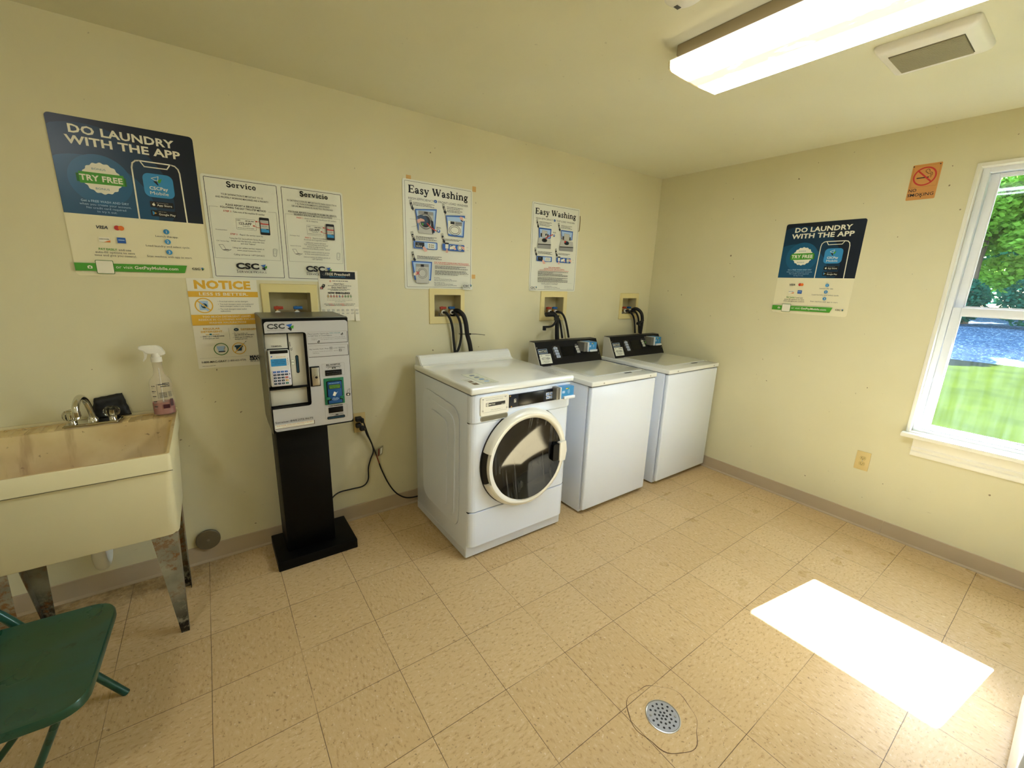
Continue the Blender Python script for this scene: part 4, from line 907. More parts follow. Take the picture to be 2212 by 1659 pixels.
def curved_panel(name, z0, z1, y, r, m, par, x0=0.0, x1=W):
    b = MB(); q = .045
    P = [(x0, -.752)] + [(x0, y+.03)] + [(x0+q*(1-math.cos(a)), y+.03-.03*math.sin(a)) for a in [k*math.pi/10 for k in range(1, 6)]] + [(x1-q*(1-math.cos(a)), y+.03-.03*math.sin(a)) for a in [k*math.pi/10 for k in range(5, 0, -1)]] + [(x1, y+.03), (x1, -.752)]
    b.prism(P, 'z', z0, z1, m, r, 2); return b.build(name, par)
curved_panel('lower_panel', .089, .2970, -.786, .004, m_enamel, w1)
curved_panel('door_panel', .3035, .8085, -.786, .004, m_enamel, w1)
curved_panel('control_panel', .8125, .9620, -.797, .005, m_enamel, w1)
for q in ((.2970, .3035), (.8085, .8125)): MB().box(.002, W-.002, -.77, -.752, *q, m_rubber).build('seam', w1)
b = MB(); b.box(-.006, W+.006, -.803, -.092, .9645, 1.003, m_enamel_top, .013, 4)
prof = [(-.092, .99), (-.092, 1.046), (-.098, 1.056), (-.108, 1.060), (-.134, 1.060), (-.146, 1.056), (-.158, 1.040), (-.172, 1.018), (-.190, 1.006), (-.215, 1.001), (-.215, .99)]
b.prism(prof, 'x', .004, W-.004, m_enamel_top, .010, 3); b.box(.003, W-.003, -.79, -.1, .9615, .965, m_rubber); b.build('lid', w1)
b = MB(lambda u, v, d: (u, v, 1.0032+d))
b.frame(.105, -.745, .200, -.500, .0018, ink('sticker_green', (60, 110, 80)), .003); b.rect(.108, -.742, .197, -.503, ink('sticker_pale', (224, 226, 208)), .002)
for k, c in enumerate((BL2, BL2, BL3, LBL)): b.disc(.150, -.545-k*.052, .017, c, 14, .011); b.greek(.122, .182, -.572-k*.052, .006, GRY)
b.build('sticker', w1, 'printed care sticker with blue pictures on the washer lid')
b = MB(lambda u, v, d: (u, v, 1.0032+d))
b.rect(.045, -.75, .095, -.60, SGN, .002); b.rect(.05, -.745, .082, -.705, BLK and ink('sticker_brown', (110, 90, 60))); b.rect(.055, -.69, .080, -.66, ink('sticker_brown', (110, 90, 60)))
for k in range(4): b.greek(.05, .09, -.655+k*.011, .005, GRY)
b.build('sticker', w1, 'small brown printed sticker at the front left of the lid')
b = MB(lambda u, v, d: (u, v, 1.0032+d))
b.frame(.585, -.785, .670, -.60, .0015, ink('sticker_line', (150, 140, 100)), .002)
for k in range(9): b.greek(.59, .665, -.775+k*.018, .008, ink('sticker_brown', (110, 90, 60)) if k in (2, 5) else GRY)
b.build('sticker', w1, 'framed sticker at the front right of the lid')
# detergent drawer
dr = MB(); dr.prism(rrect(.052, .847, .228, .950, .012), 'y', -.8020, -.795, m_ivory, .0015, 2)
dr.map = lambda u, v, d: (u, -.8022-d, v)
dr.frame(.066, .866, .216, .941, .0010, GRY, .003); dr.rect(.0845, .8965, .204, .9155, BLK, .001); dr.rect(.087, .8985, .101, .9135, WHT, .002); dr.line([(.090, .902), (.090, .910), (.094, .905), (.098, .910), (.098, .902)], .0014, BLK)
dr.text('MAYTAG', .104, .9025, .0075, WHT, 'L', .036, .02); dr.greek(.180, .202, .899, .004, LGR)
dr.text('HEAVY DUTY HIGH EFFICIENCY WASHER', .137, .929, .0042, GRY, 'C', .105); dr.text('FULL SIZE DISPENSER', .148, .874, .0042, GRY, 'C', .056)
dr.disc(.116, .876, .0016, GRY, 8); dr.disc(.184, .876, .0016, GRY, 8); d0 = dr.build('detergent_drawer', w1)
for u, v in ((.0665, .9375), (.2045, .9375), (.0665, .876), (.2155, .8765)):
    s = MB(); s.lathe([(.0042, -.8045), (.0042, -.802)][::-1], (u, 0, v), 'y', m_steel, 14); s.build('screw', d0)
b = MB(); b.prism(rrect(.055, .8185, .226, .8455, .010), 'y', -.7995, -.795, mat('recess_shade_plastic', (150, 146, 130), .5), .001); b.prism(rrect(.060, .8215, .221, .8420, .009), 'y', -.8000, -.797, mat('recess_inner_shade', (112, 106, 84), .6)); b.build('drawer_handle', w1)  # flat inserts; the shading of the grip recess is in their darker colours
dp = MB(); dp.box(.229, .592, -.8030, -.795, .8690, .9400, m_navy, .002)
dp.box(.289, .466, -.8040, -.8025, .8730, .9365, m_black, .001); dp.map = lambda u, v, d: (u, -.8042-d, v)
dp.rect(.478, .8775, .576, .9280, BLK, .001); dp.line([(.566, .880), (.570, .883), (.570, .925), (.564, .927)], .0016, TAN)
m_btn = ink('button_pale', (196, 208, 226))
for u0, v0, w0 in ((.481, .904, .027), (.511, .905, .025), (.483, .8835, .028), (.513, .8835, .025)): dp.rect(u0, v0, u0+w0, v0+.0175, m_btn, .002); dp.greek(u0+.004, u0+w0-.002, v0+.006, .007, ROY)
dp.rect(.539, .9055, .560, .9225, TAN, .001); dp.greek(.541, .559, .911, .006, BLK); dp.disc(.5495, .894, .0068, GRN, 16, .0085); dp.greek(.543, .556, .905, .003, LGR)
dp.frame(.259, .896, .272, .916, .0014, WHT, .002); dp.poly([(.262, .899), (.269, .899), (.269, .908), (.262, .913)], LGR)
dpo = dp.build('display_panel', w1)
for u, v in ((.2345, .9345), (.2440, .8745)):
    s = MB(); s.lathe([(.0038, -.8048), (.0038, -.803)][::-1], (u, 0, v), 'y', m_brass, 12); s.build('screw', dpo)
m_rdr = mat('reader_steel_grey', (128, 126, 120), .35, .6, var=.05)
m_rwh = mat('reader_white_plastic', (225, 228, 230), .3)
def reader_face(b, u0, v0, u1, v1):
    w = u1-u0; h = v1-v0
    b.rect(u0, v0, u1, v1, BL3, .003); b.rect(u0+w*.06, v0+h*.34, u0+w*.30, v0+h*.62, SKN and LBL, .001)
    for k in range(3): b.ring(u0+w*.50, v0+h*.48, w*(.08+.07*k), w*.03, LBL, 10, None, -50, 50)
    b.disc(u0+w*.45, v0+h*.84, w*.10, YEL, 12, h*.07); b.disc(u0+w*.60, v0+h*.84, w*.06, GRN, 10)
rd = MB(); rd.box(.530, .557, -.838, -.797, .8800, .9520, m_rdr, .004, 3); rd.box(.552, .561, -.846, -.797, .8800, .9530, m_rwh, .003); rd.box(.560, .662, -.842, -.797, .8820, .9510, mat('reader_blue_shell', (70, 140, 196), .35), .005, 3)
rd.box(.580, .664, -.852, -.80, .8790, .8970, m_rwh, .004, 3); rd.map = lambda u, v, d: (u, -.8422-d, v); reader_face(rd, .564, .8975, .650, .9480)
rd.build('card_reader', w1, 'blue and grey card reader')
# door
cx, cz = .354, .563
m_gdark = mat('dark_door_glass', (16, 17, 16), .05, spec=.55); g = NG(m_gdark)
TC = g.new('ShaderNodeTexCoord').outputs['Object']
st = g.noise(g.scale(TC, (55, 1, 2.2)), 1, 3, .55); zone = g.ramp(g.noise(g.scale(TC, (7, 1, 4)), 1, 2), .42, .58)
sv = g.math('MULTIPLY', g.math('MULTIPLY', g.ramp(st, .50, .68), zone), .40)
g.link(g.mix(sv, L3(8, 9, 9), L3(120, 120, 120)), g.b.inputs['Base Color']); g.link(g.math('ADD', g.math('MULTIPLY', sv, .5), .05), g.b.inputs['Roughness'])
def seg_ring(b, ri, ro, prof, a0, a1, m, n):
    # prof: list of (radius, depth) section; swept round the door centre between two angles
    N = len(prof); vs = []; fs = []; full = a1-a0 >= 360; cnt = n if full else n+1
    for k in range(cnt):
        a = math.radians(a0+(a1-a0)*k/n)
        for r, y in prof: vs.append((cx+r*math.cos(a), -y, cz+r*math.sin(a)))
    for k in range(n if full else n):
        k2 = (k+1) % cnt if full else k+1
        for j in range(N):
            j2 = (j+1) % N; fs.append((k*N+j, k*N+j2, k2*N+j2, k2*N+j))
    if not full: fs.append(tuple(range(N))[::-1]); fs.append(tuple(range((cnt-1)*N, cnt*N)))
    b.add(vs, fs, m, True)
door = thing('door', None, None); door.parent = w1
b = MB(); seg_ring(b, 0, 0, [(.292, .783), (.292, .792), (.270, .792), (.270, .783)], 0, 360, m_rubber, 72); b.build('gasket', door)
m_dring = mat('aged_door_ring_plastic', (234, 230, 216), .28, var=.02, coat=.2)
b = MB()
sec_in = [(.236, .792), (.236, .826), (.241, .833), (.254, .838), (.264, .838), (.2645, .792)]
sec_out = [(.2645, .790), (.2645, .838), (.272, .835), (.281, .826), (.287, .810), (.288, .790)]
seg_ring(b, 0, 0, sec_in, 0, 360, m_dring, 80)
for a0, a1 in ((19, 163), (201, 345)): seg_ring(b, 0, 0, sec_out, a0, a1, m_dring, 40)
seg_ring(b, 0, 0, sec_out, -15, 19, m_dring, 12); b.build('door_ring', door)
b = MB(); seg_ring(b, 0, 0, [(.2645, .792), (.2645, .812), (.276, .808), (.286, .798), (.287, .792)], 163, 201, m_rubber, 12); b.build('hinge', door)
gy = lambda x, z: -.790-.034*((x+.035)**2+(z-.055)**2)/.239**2
b = MB(); vs = []; fs = []; R = 12; N = 64
vs.append((cx, gy(0, 0), cz))
for i in range(1, R+1):
    r = .239*i/R
    for k in range(N): a = 2*math.pi*k/N; gx, gz = r*math.cos(a), r*math.sin(a); vs.append((cx+gx, gy(gx, gz), cz+gz))
for k in range(N): fs.append((0, 1+k, 1+(k+1) % N))
for i in range(R-1):
    for k in range(N): k2 = (k+1) % N; fs.append((1+i*N+k, 1+(i+1)*N+k, 1+(i+1)*N+k2, 1+i*N+k2))
b.add(vs, fs, m_gdark, True); b.build('door_glass', door)
b = MB(); b.prism(rrect(cx+.170, cz-.054, cx+.225, cz+.050, .010), 'y', -.8475, -.824, m_matblk, .002)
b.prism([(cx+.216, cz-.058), (cx+.264, cz-.064), (cx+.274, cz), (cx+.264, cz+.062), (cx+.214, cz+.056)], 'y', -.853, -.826, m_dring, .003); b.build('door_handle', door)
for u, v in ((.05, -.13), (.05, -.70), (.64, -.70), (.64, -.13)): MB().lathe([(.016, 0.0), (.016, .006), (.008, .008), (.008, .016)], (u, v, 0), 'z', m_ivory, 14).build('foot', w1)

# ------------------------------------------------------------------ two top load washers
def top_loader(x0, W, label, idno):
    t = thing('top_load_washer', label, 'washing machine', (x0, 0, 0), group=None)
    b = MB(); b.box(0.0, W, -.7360, -.105, .014, .895, m_enamel, .004); b.build('cabinet', t)
    b = MB(); b.box(.003, W-.001, -.772, -.7385, .034, .893, m_enamel, .012, 3); b.build('front_panel', t)
    b = MB(); b.box(-.003, W+.001, -.777, -.105, .8975, .930, m_enamel_top, .007, 3); b.box(.004, W-.004, -.765, -.11, .893, .8985, m_rubber)
    b.map = lambda u, v, d: (u, -.7772-d, v)
    b.build('top', t)
    for u in (.105, W-.075):
        s = MB(); s.lathe([(.0052, -.7790), (.0052, -.7768)][::-1], (u, 0, .913), 'y', m_steel, 14); s.build('screw', t)
    b = MB(); k = W/.677
    b.prism(rpoly([(.098*k, -.252), (.650*k, -.252), (.650*k, -.672), (.098*k, -.672)], .02), 'z', .9302, .9345, m_enamel_top, .002, 2)
    b.prism(rpoly([(.112*k, -.262), (.636*k, -.262), (.636*k, -.660), (.112*k, -.660)], .02), 'z', .9345, .9352, mat('lid_inner_sheen', (228, 226, 206), .12, coat=.7), 0)
    b.box(.43*k, .50*k, -.690, -.6745, .9300, .9318, m_rubber); b.build('lid', t)
    b = MB(lambda u, v, d: (u, v, .9303+d))
    for q, c in enumerate((LBL, BL2, ink('sticker_pale', (224, 226, 208)), GRY, ink('sticker_brown', (110, 90, 60)))): b.rect(W-.022, -.38-q*.075, W-.006, -.32-q*.075, c if q % 2 else SGN, .001); b.greek(W-.021, W-.008, -.36-q*.075, .008, c)
    b.build('sticker', t, 'curling instruction sticker')
    # console
    y0, y1, z0, z1 = -.252, -.172, .9305, 1.094
    cpr = [(-.106, z0), (y0+.004, z0), (y1+.004, z1), (-.106, z1+.003)]
    b = MB(); b.prism(cpr, 'x', .006, W-.004, mat('console_shell_grey_white', (206, 202, 188), .4, var=.02), .002); b.build('console_shell', t)
    fm = lambda u, v, d: (u, y0+(y1-y0)*(v-z0)/(z1-z0)-d*.9-.0008, v+d*.4)
    b = MB(fm); b.prism([(y0, z0+.001), (y1, z1), (y1-.0, z1+.004), (-.108, z1+.006), (-.108, z1+.0032), (y1+.005, z1+.0005), (y0+.005, z0+.001)], 'x', .010, W-.003, m_conblk, .0006, 1)
    b.map = fm; b.layer = .0004
    ox = .0
    b.rect(.020, 1.0185, .107, 1.0485, LBL, .002); b.rect(.023, 1.0205, .104, 1.0465, DNV, .001); b.text('MAYTAG', .0635, 1.0290, .0115, SGN, 'C', .074, .02); b.greek(.030, .098, 1.023, .0035, LGR)
    b.rect(.022, .9480, .130, 1.0135, SGN, .001); b.text('CSC', .029, 1.0015, .0055, DGR, 'L', .020, .02); b.rect(.078, 1.0025, .124, 1.0055, DGR); b.text(idno, .076, .9755, .0125, DGR, 'C', .078, .01)
    for v, a, e in ((.9900, .045, .110), (.9665, .050, .106), (.9605, .044, .110), (.9545, .060, .095)): b.greek(a, e, v, .003, GRY)
    b.rect(.155, .972, .235, 1.066, BLK, .010); b.greek(.178, .198, 1.058, .004, LGR)
    for q in range(4): b.rect(.171+q*.0035, 1.0385-q*.0195, .209+q*.0035, 1.0540-q*.0195, m_btn, .002); b.greek(.175+q*.0035, .206+q*.0035, 1.0430-q*.0195, .006, DGR)
    b.line([(.161, 1.050), (.166, 1.000)], .0015, LGR)
    b.rect(.245, .985, .375, 1.055, m_black, .002)
    b.rect(.385, .992, .462, 1.068, BLK, .010); b.greek(.395, .416, 1.061, .004, LGR); b.greek(.438, .458, 1.048, .004, LGR)
    for q in range(3): b.rect(.391+q*.004, 1.0385-q*.0185, .423+q*.004, 1.0535-q*.0185, SGN, .002); b.greek(.394+q*.004, .421+q*.004, 1.0425-q*.0185, .006, DGR)
    b.disc(.4475, 1.033, .0095, GRN, 16, .0105); b.text('0', .4475, 1.0295, .006, WHT, 'C')
    co = b.build('console_face', t)
    for u, v in ((.016, 1.060), (.020, .985), (W-.018, .985)):
        s = MB(fm); s.layer = .0006; s.disc(u, v, .0042, m_steel, 12); s.disc(u, v, .0016, BLK, 8); s.build('screw', co)
    r0 = W-.224
    b = MB(); zo = .016
    b.box(r0, r0+.038, -.262, -.175, .998+zo, 1.069+zo, m_rdr, .004, 3); b.box(r0+.034, r0+.044, -.272, -.175, .997+zo, 1.071+zo, m_rwh, .003); b.box(r0+.043, r0+.134, -.266, -.175, .999+zo, 1.070+zo, mat('reader_blue_shell', (70, 140, 196), .35), .005, 3)
    b.box(r0+.058, r0+.136, -.276, -.18, .996+zo, 1.013+zo, m_rwh, .004, 3); b.map = lambda u, v, d: (u, -.2662-d, v); reader_face(b, r0+.047, 1.014+zo, r0+.124, 1.067+zo)
    b.build('card_reader', t, 'blue and grey card reader')
    for u, v in ((.05, -.13), (.05, -.70), (W-.05, -.70), (W-.05, -.13)): MB().lathe([(.016, 0.0), (.016, .006), (.008, .008), (.008, .016)], (u, v, 0), 'z', m_rubber, 14).build('foot', t)
    return t
top_loader(-1.513, .652, 'white top load washer in the middle between two other washers', '921-HBH')
top_loader(-.710, .676, 'white top load washer in the far corner against the right wall', '925-HBH')

# ------------------------------------------------------------------ supply boxes with valves
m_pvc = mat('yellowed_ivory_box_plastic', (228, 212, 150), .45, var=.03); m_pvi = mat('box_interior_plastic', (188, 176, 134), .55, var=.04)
def valve(par, u, v, col, lever_left=False):
    t = MB(); t.tube([(u, .030, v-.045), (u, .030, v+.008)], .0095, m_brass, 14); t.tube([(u, .030, v-.022), (u, -.002, v-.026)], .0085, m_brass, 14); t.lathe([(.0145, -.004), (.0145, .008)], (u, -.002, v-.026), 'y', m_ivory, 18)
    t.box(u-.013, u+.013, .022, .046, v-.052, v-.032, m_steel, .002)
    o = t.build('valve', par)
    L = MB(); L.box(u-.014, u+.030, .012, .030, v-.006, v+.010, col, .003); L.lathe([(.010, 0), (.010, .012)], (u, .014, v+.002), 'y', col, 14); L.build('lever', o)
m_lr = mat('red_lever', (168, 58, 34), .45); m_lb = mat('blue_lever', (26, 92, 150), .45)
blab = ('wide ivory washer supply box with red and blue levers behind the kiosk', 'ivory washer supply box above the front load washer',
        'ivory washer supply box above the middle washer', 'ivory washer supply box nearest the corner')
vpos = (((-3.113, 1.345), (-3.020, 1.345)), ((-2.150, 1.337), (-2.087, 1.337)), ((-1.230, 1.328), (-1.168, 1.328)), ((-.330, 1.325), (-.262, 1.325)))
for i, B in enumerate(BOXES):
    t = thing('supply_box', blab[i], 'supply box', (B[0], 0, B[2])); X = lambda v: v-B[0]; Z = lambda v: v-B[2]
    b = MB(); o = rrect(0, 0, B[1]-B[0], B[3]-B[2], .004, 2); q = rrect(X(B[4]), Z(B[6]), X(B[5]), Z(B[7]), .002, 2); n = len(o)
    q2 = [(u, v) for u, v in q]
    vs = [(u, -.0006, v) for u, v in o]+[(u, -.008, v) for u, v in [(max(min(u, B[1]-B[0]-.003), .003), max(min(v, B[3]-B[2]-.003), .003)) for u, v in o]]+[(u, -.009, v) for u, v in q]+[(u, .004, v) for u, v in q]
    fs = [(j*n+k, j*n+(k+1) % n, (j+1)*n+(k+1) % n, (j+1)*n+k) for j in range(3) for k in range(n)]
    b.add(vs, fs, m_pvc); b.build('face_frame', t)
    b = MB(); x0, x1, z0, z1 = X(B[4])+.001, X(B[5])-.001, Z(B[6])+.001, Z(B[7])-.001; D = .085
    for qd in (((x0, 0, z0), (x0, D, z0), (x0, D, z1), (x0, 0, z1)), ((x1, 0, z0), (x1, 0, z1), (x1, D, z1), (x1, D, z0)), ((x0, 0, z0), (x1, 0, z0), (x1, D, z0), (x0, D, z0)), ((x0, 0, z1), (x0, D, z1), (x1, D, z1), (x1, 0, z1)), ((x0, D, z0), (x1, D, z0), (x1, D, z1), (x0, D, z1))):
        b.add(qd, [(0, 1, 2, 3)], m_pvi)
    if i: b.frame(x0+.09, z0+.06, x1-.01, z1-.02, .001, mat('groove', (120, 108, 72), .6), .002, ) if False else None
    b.build('recess', t)
    for (vx, vz), c in zip(vpos[i], (m_lr, m_lb)): valve(t, X(vx), Z(vz), c)

# ------------------------------------------------------------------ hoses
def hose(name, label, pts, r, m=m_rubber, ribs=0, cat='hose', extra=None, cuff=None):
    b = MB(); b.tube(pts, r, m, 14, 8 if not ribs else 14, rib=ribs)
    if cuff:
        for (p, q, rr) in cuff: b.tube([p, q], rr, m, 16, 1)
    if extra: extra(b)
    return b.build(name, None, label, cat)
hose('water_hose', 'black supply hose from the red valve behind the front load washer', [(-2.150, -.006, 1.311), (-2.144, -.026, 1.309), (-2.132, -.036, 1.293), (-2.112, -.036, 1.256), (-2.097, -.032, 1.200), (-2.089, -.030, 1.130), (-2.078, -.030, 1.035), (-2.072, -.036, .93)], .0085)
hose('water_hose', 'black supply hose from the blue valve behind the front load washer', [(-2.087, -.006, 1.311), (-2.080, -.032, 1.308), (-2.066, -.046, 1.285), (-2.050, -.050, 1.240), (-2.043, -.052, 1.169), (-2.050, -.050, 1.109), (-2.066, -.050, 1.064), (-2.082, -.048, 1.035), (-2.088, -.046, .93)], .0085)
hose('drain_hose', 'thick ribbed black drain hose behind the front load washer', [(-2.065, .04, 1.20), (-2.068, .015, 1.30), (-2.060, -.030, 1.322), (-2.036, -.062, 1.296), (-2.020, -.072, 1.240), (-2.010, -.074, 1.169), (-1.990, -.072, 1.107), (-1.975, -.070, 1.034), (-1.955, -.066, .93)], .0145, ribs=.0010)
b = MB(); b.tube([(-2.062, -.0725, 1.170), (-2.040, -.0915, 1.171), (-2.012, -.0915, 1.171), (-1.992, -.080, 1.171)], .0018, m_black, 8); b.tube([(-1.992, -.080, 1.171), (-1.94, -.086, 1.168), (-1.880, -.090, 1.160)], (.0022, .0018), m_black, 8)
b.tube([(-2.064, -.07, 1.170), (-2.05, -.035, 1.170), (-2.0, -.055, 1.170), (-1.992, -.080, 1.171)], .0015, m_black, 8); b.box(-1.998, -1.988, -.088, -.078, 1.166, 1.176, m_black, .001)
b.build('cable_tie', None, 'black cable tie round the hoses with its long tail sticking out', 'cable tie')
def cuff2(b):
    b.tube([(-1.332, -.082, 1.290), (-1.262, -.082, 1.290)], .0180, m_rubber, 16, 1)
hose('drain_hose', 'thick black drain hose ending in an elbow cuff above the middle washer', [(-1.262, -.082, 1.290), (-1.246, -.082, 1.286), (-1.226, -.080, 1.262), (-1.214, -.076, 1.225), (-1.208, -.073, 1.180), (-1.200, -.070, 1.110), (-1.196, -.068, 1.095)], .0160, ribs=.0006, extra=cuff2)
b = MB(); b.tube([(-1.232, -.088, 1.262), (-1.246, -.096, 1.232), (-1.275, -.098, 1.206), (-1.310, -.098, 1.198), (-1.368, -.098, 1.198)], .0085, m_rubber, 12); b.box(-1.368, -1.346, -.108, -.088, 1.172, 1.200, m_rubber, .003); b.box(-1.262, -1.214, -.100, -.092, 1.244, 1.284, m_rubber, .006)
b.build('hose_holder', None, 'hooked black plastic holder clipped on the middle drain hose', 'holder')
hose('water_hose', 'black supply hose from the red valve above the middle washer', [(-1.230, -.006, 1.302), (-1.218, -.034, 1.298), (-1.198, -.048, 1.275), (-1.166, -.052, 1.236), (-1.142, -.050, 1.165), (-1.125, -.050, 1.097)], .0085)
hose('water_hose', 'black supply hose from the blue valve above the middle washer', [(-1.168, -.006, 1.302), (-1.158, -.034, 1.302), (-1.134, -.044, 1.288), (-1.104, -.046, 1.248), (-1.074, -.044, 1.178), (-1.055, -.050, 1.097)], .0085)
hose('water_hose', 'black supply hose from the red valve above the corner washer', [(-.330, -.006, 1.299), (-.322, -.032, 1.302), (-.300, -.042, 1.284), (-.264, -.044, 1.252), (-.236, -.042, 1.198), (-.222, -.050, 1.098)], .0085)
hose('water_hose', 'black supply hose from the blue valve above the corner washer', [(-.262, -.006, 1.299), (-.250, -.030, 1.300), (-.222, -.040, 1.282), (-.190, -.042, 1.240), (-.170, -.040, 1.186), (-.164, -.050, 1.098)], .0085)
hose('drain_hose', 'thick black drain hose arching out of the box nearest the corner', [(-.232, .03, 1.262), (-.236, .0, 1.305), (-.222, -.040, 1.318), (-.196, -.072, 1.288), (-.184, -.084, 1.238), (-.186, -.086, 1.175), (-.182, -.078, 1.098)], .0140, ribs=.0007)
b = MB(); b.tube([(-.196, -.104, 1.220), (-.232, -.108, 1.208), (-.262, -.108, 1.196)], .0105, m_rubber, 12); b.lathe([(.013, -.012), (.013, .012)], (-.266, -.108, 1.193), 'y', m_rubber, 14); b.build('hose_holder', None, 'short black plastic holder on the drain hose nearest the corner', 'holder')

# ------------------------------------------------------------------ power cords
c1 = thing('power_cord', 'black power cord hanging from the upper plug and looping to the kiosk stand', 'cord', (-2.735, 0, .66))
def off(pts, o): return [(p[0]-o[0], p[1]-o[1], p[2]-o[2]) for p in pts]
O = (-2.735, 0, .66)
b = MB(); b.tube(off([(-2.712, -.038, .655), (-2.704, -.040, .625), (-2.685, -.030, .56), (-2.664, -.022, .50), (-2.656, -.020, .446), (-2.676, -.020, .395), (-2.692, -.020, .340), (-2.697, -.020, .262), (-2.730, -.022, .226), (-2.80, -.024, .225), (-2.88, -.040, .232), (-2.935, -.10, .237), (-2.959, -.17, .237)], O), .0042, m_rubber, 10); b.build('cable', c1)
b = MB(); b.box(-.020, .016, -.040, -.009, .003, .030, m_rubber, .004, 3); b.box(.008, .026, -.044, -.020, -.008, .020, m_rubber, .004, 3); b.build('plug', c1)
O = (-2.735, 0, .62)
c2 = thing('power_cord', 'black power cord from the lower plug running down behind the front load washer', 'cord', O)
b = MB(); b.tube(off([(-2.706, -.044, .607), (-2.698, -.040, .575), (-2.678, -.034, .53), (-2.655, -.032, .465), (-2.638, -.024, .41), (-2.622, -.020, .355)], O), .0036, m_rubber, 10); b.tube(off([(-2.640, -.025, .418), (-2.622, -.021, .355)], O), .0039, mat('red_brown_sleeve', (128, 62, 34), .5), 10, 1)
b.tube(off([(-2.622, -.020, .355), (-2.606, -.020, .30), (-2.570, -.020, .205), (-2.525, -.022, .125), (-2.472, -.024, .075), (-2.42, -.026, .055), (-2.35, -.03, .052)], O), .0045, m_rubber, 10); b.build('cable', c2)
b = MB(); b.box(-.020, .012, -.038, -.009, .002, .028, m_rubber, .005, 3); b.box(.000, .028, -.046, -.016, -.018, .010, m_rubber, .005, 3); b.build('plug', c2)
b = MB(); b.add([(-2.645-O[0], -.010, .438-O[2]), (-2.590-O[0], -.016, .471-O[2]), (-2.599-O[0], -.018, .416-O[2]), (-2.635-O[0], -.012, .396-O[2])], [(0, 1, 2, 3)], ink('tag_grey', (150, 146, 120)))
b.add([(-2.622-O[0], -.0135, .452-O[2]), (-2.614-O[0], -.0145, .457-O[2]), (-2.618-O[0], -.0155, .405-O[2]), (-2.626-O[0], -.0145, .401-O[2])], [(0, 1, 2, 3)], ink('tag_red', (120, 40, 22)))
b.add([(-2.608-O[0], -.0155, .452-O[2]), (-2.596-O[0], -.0165, .460-O[2]), (-2.602-O[0], -.0175, .420-O[2]), (-2.612-O[0], -.0165, .414-O[2])], [(0, 1, 2, 3)], SGN); b.build('label_tag', c2, 'small paper tag with a red stripe')

# ------------------------------------------------------------------ payment kiosk
kx, W, ZB, ZT = -3.220, .383, .755, 1.322
k = thing('payment_kiosk', 'card payment kiosk on a black steel pedestal', 'kiosk', (kx, 0, 0))
b = MB(); b.box(-.041, .362, -.312, -.018, .001, .056, m_matblk, .004); b.build('base_plate', k)
b = MB(); b.box(.018, .262, -.235, -.018, .056, .770, m_matblk, .003); b.build('pedestal', k)
b = MB(); b.prism([(-.001, ZT+.004), (-.258, ZT), (-.258, ZB), (-.10, ZB+.004), (-.001, ZB+.022)], 'x', 0, W, m_kgrey, .003)
b.box(-.0005, .005, -.292, -.256, ZB+.002, ZT-.001, m_kgrey, .001); b.box(.005, W, -.285, -.256, ZT-.008, ZT, m_kgrey, .001); b.build('cabinet', k)
z = lambda v: ZB+v
cz_ = lambda P: [(u, z(v)) for u, v in P]
b = MB(); Cs = [(.0055, .004), (W, .004), (W, .563), (.0055, .563), (.0055, .492), (.182, .492), (.182, .131), (.0055, .131)]
b.prism(cz_(Cs), 'y', -.2965, -.258, m_matblk); b.build('door_frame', k)
b = MB(); Fp = rrect(.009, .012, .380, .550, .014, 4)
Fq = [(.380-.014, .012)] + Fp[0:10] + [(.380-.014, .550)] ; 
face = Fp[0:15] + [(.0095, .497)] + [(.170, .497), (.180, .493), (.184, .484)] + [(.184, .140), (.181, .130), (.172, .1265)] + [(.0095, .1265)] + Fp[15:20]
face = [p for p in face if not (p[0] < .02 and .13 < p[1] < .49)]
b.prism(cz_(face), 'y', -.3000, -.2965, m_kface); b.build('faceplate', k)
fp = MB(lambda u, v, d: (u, -.3002-d, z(v)))
fp.text('CSC', .0205, .5175, .0215, DGR, 'L', .074, .04); arrow(fp, .099, .506, .034); fp.text('SERVICEWORKS', .0205, .5085, .0045, GRY, 'L', .072)
def plate(v0, v1):
    p = MB(lambda u, v, d: (u, -.3002-d, z(v))); p.rect(.1875, v0-.0015, .3775, v1-.0015, DGR, .003); p.rect(.1875, v0+.0005, .3755, v1, ink('plate_edge', (150, 140, 128)), .003); p.rect(.1885, v0+.0015, .3745, v1-.001, m_kface, .002); return p
p1 = plate(.4385, .496); p2 = plate(.3710, .4275)
p1.text('Place Laundry Card in the', .192, .4835, .0060, DGR, 'L', .095, .006); p1.text('CARD HOLDER', .289, .4845, .0056, CYN, 'L', .054); p1.text('to Add Value or Check Balance', .192, .4735, .0060, DGR, 'L', .110, .006)
p1.text('Coloque la tarjeta de lavanderia en el TITULAR DE LA', .204, .4635, .0045, GRY, 'L', .160); p1.text('TARJETA        para agregarle valor o chequear el balance', .204, .4555, .0045, GRY, 'L', .166)
for u, v in ((.350, .478), (.237, .444)): p1.disc(u, v+.001, .0055, BLK, 12, .0045); p1.poly([(u-.003, v+.001), (u+.003, v+.011), (u+.006, v+.004)], BLK); p1.disc(u+.0005, v+.001, .0018, WHT, 8)
p1.build('instruction_plate', k)
p2.text('Buy Laundry Card - Press', .194, .4075, .0058, DGR, 'L', .088, .006); p2.text('on the TERMINAL', .304, .4080, .0056, DGR, 'L', .058)
p2.text('Comprar Tarjeta de Lavanderia - Apriete', .206, .3955, .0045, GRY, 'L', .122); p2.text('en el', .343, .3965, .0045, GRY, 'L', .014); p2.text('TERMINAL', .206, .3870, .0045, GRY, 'L', .032)
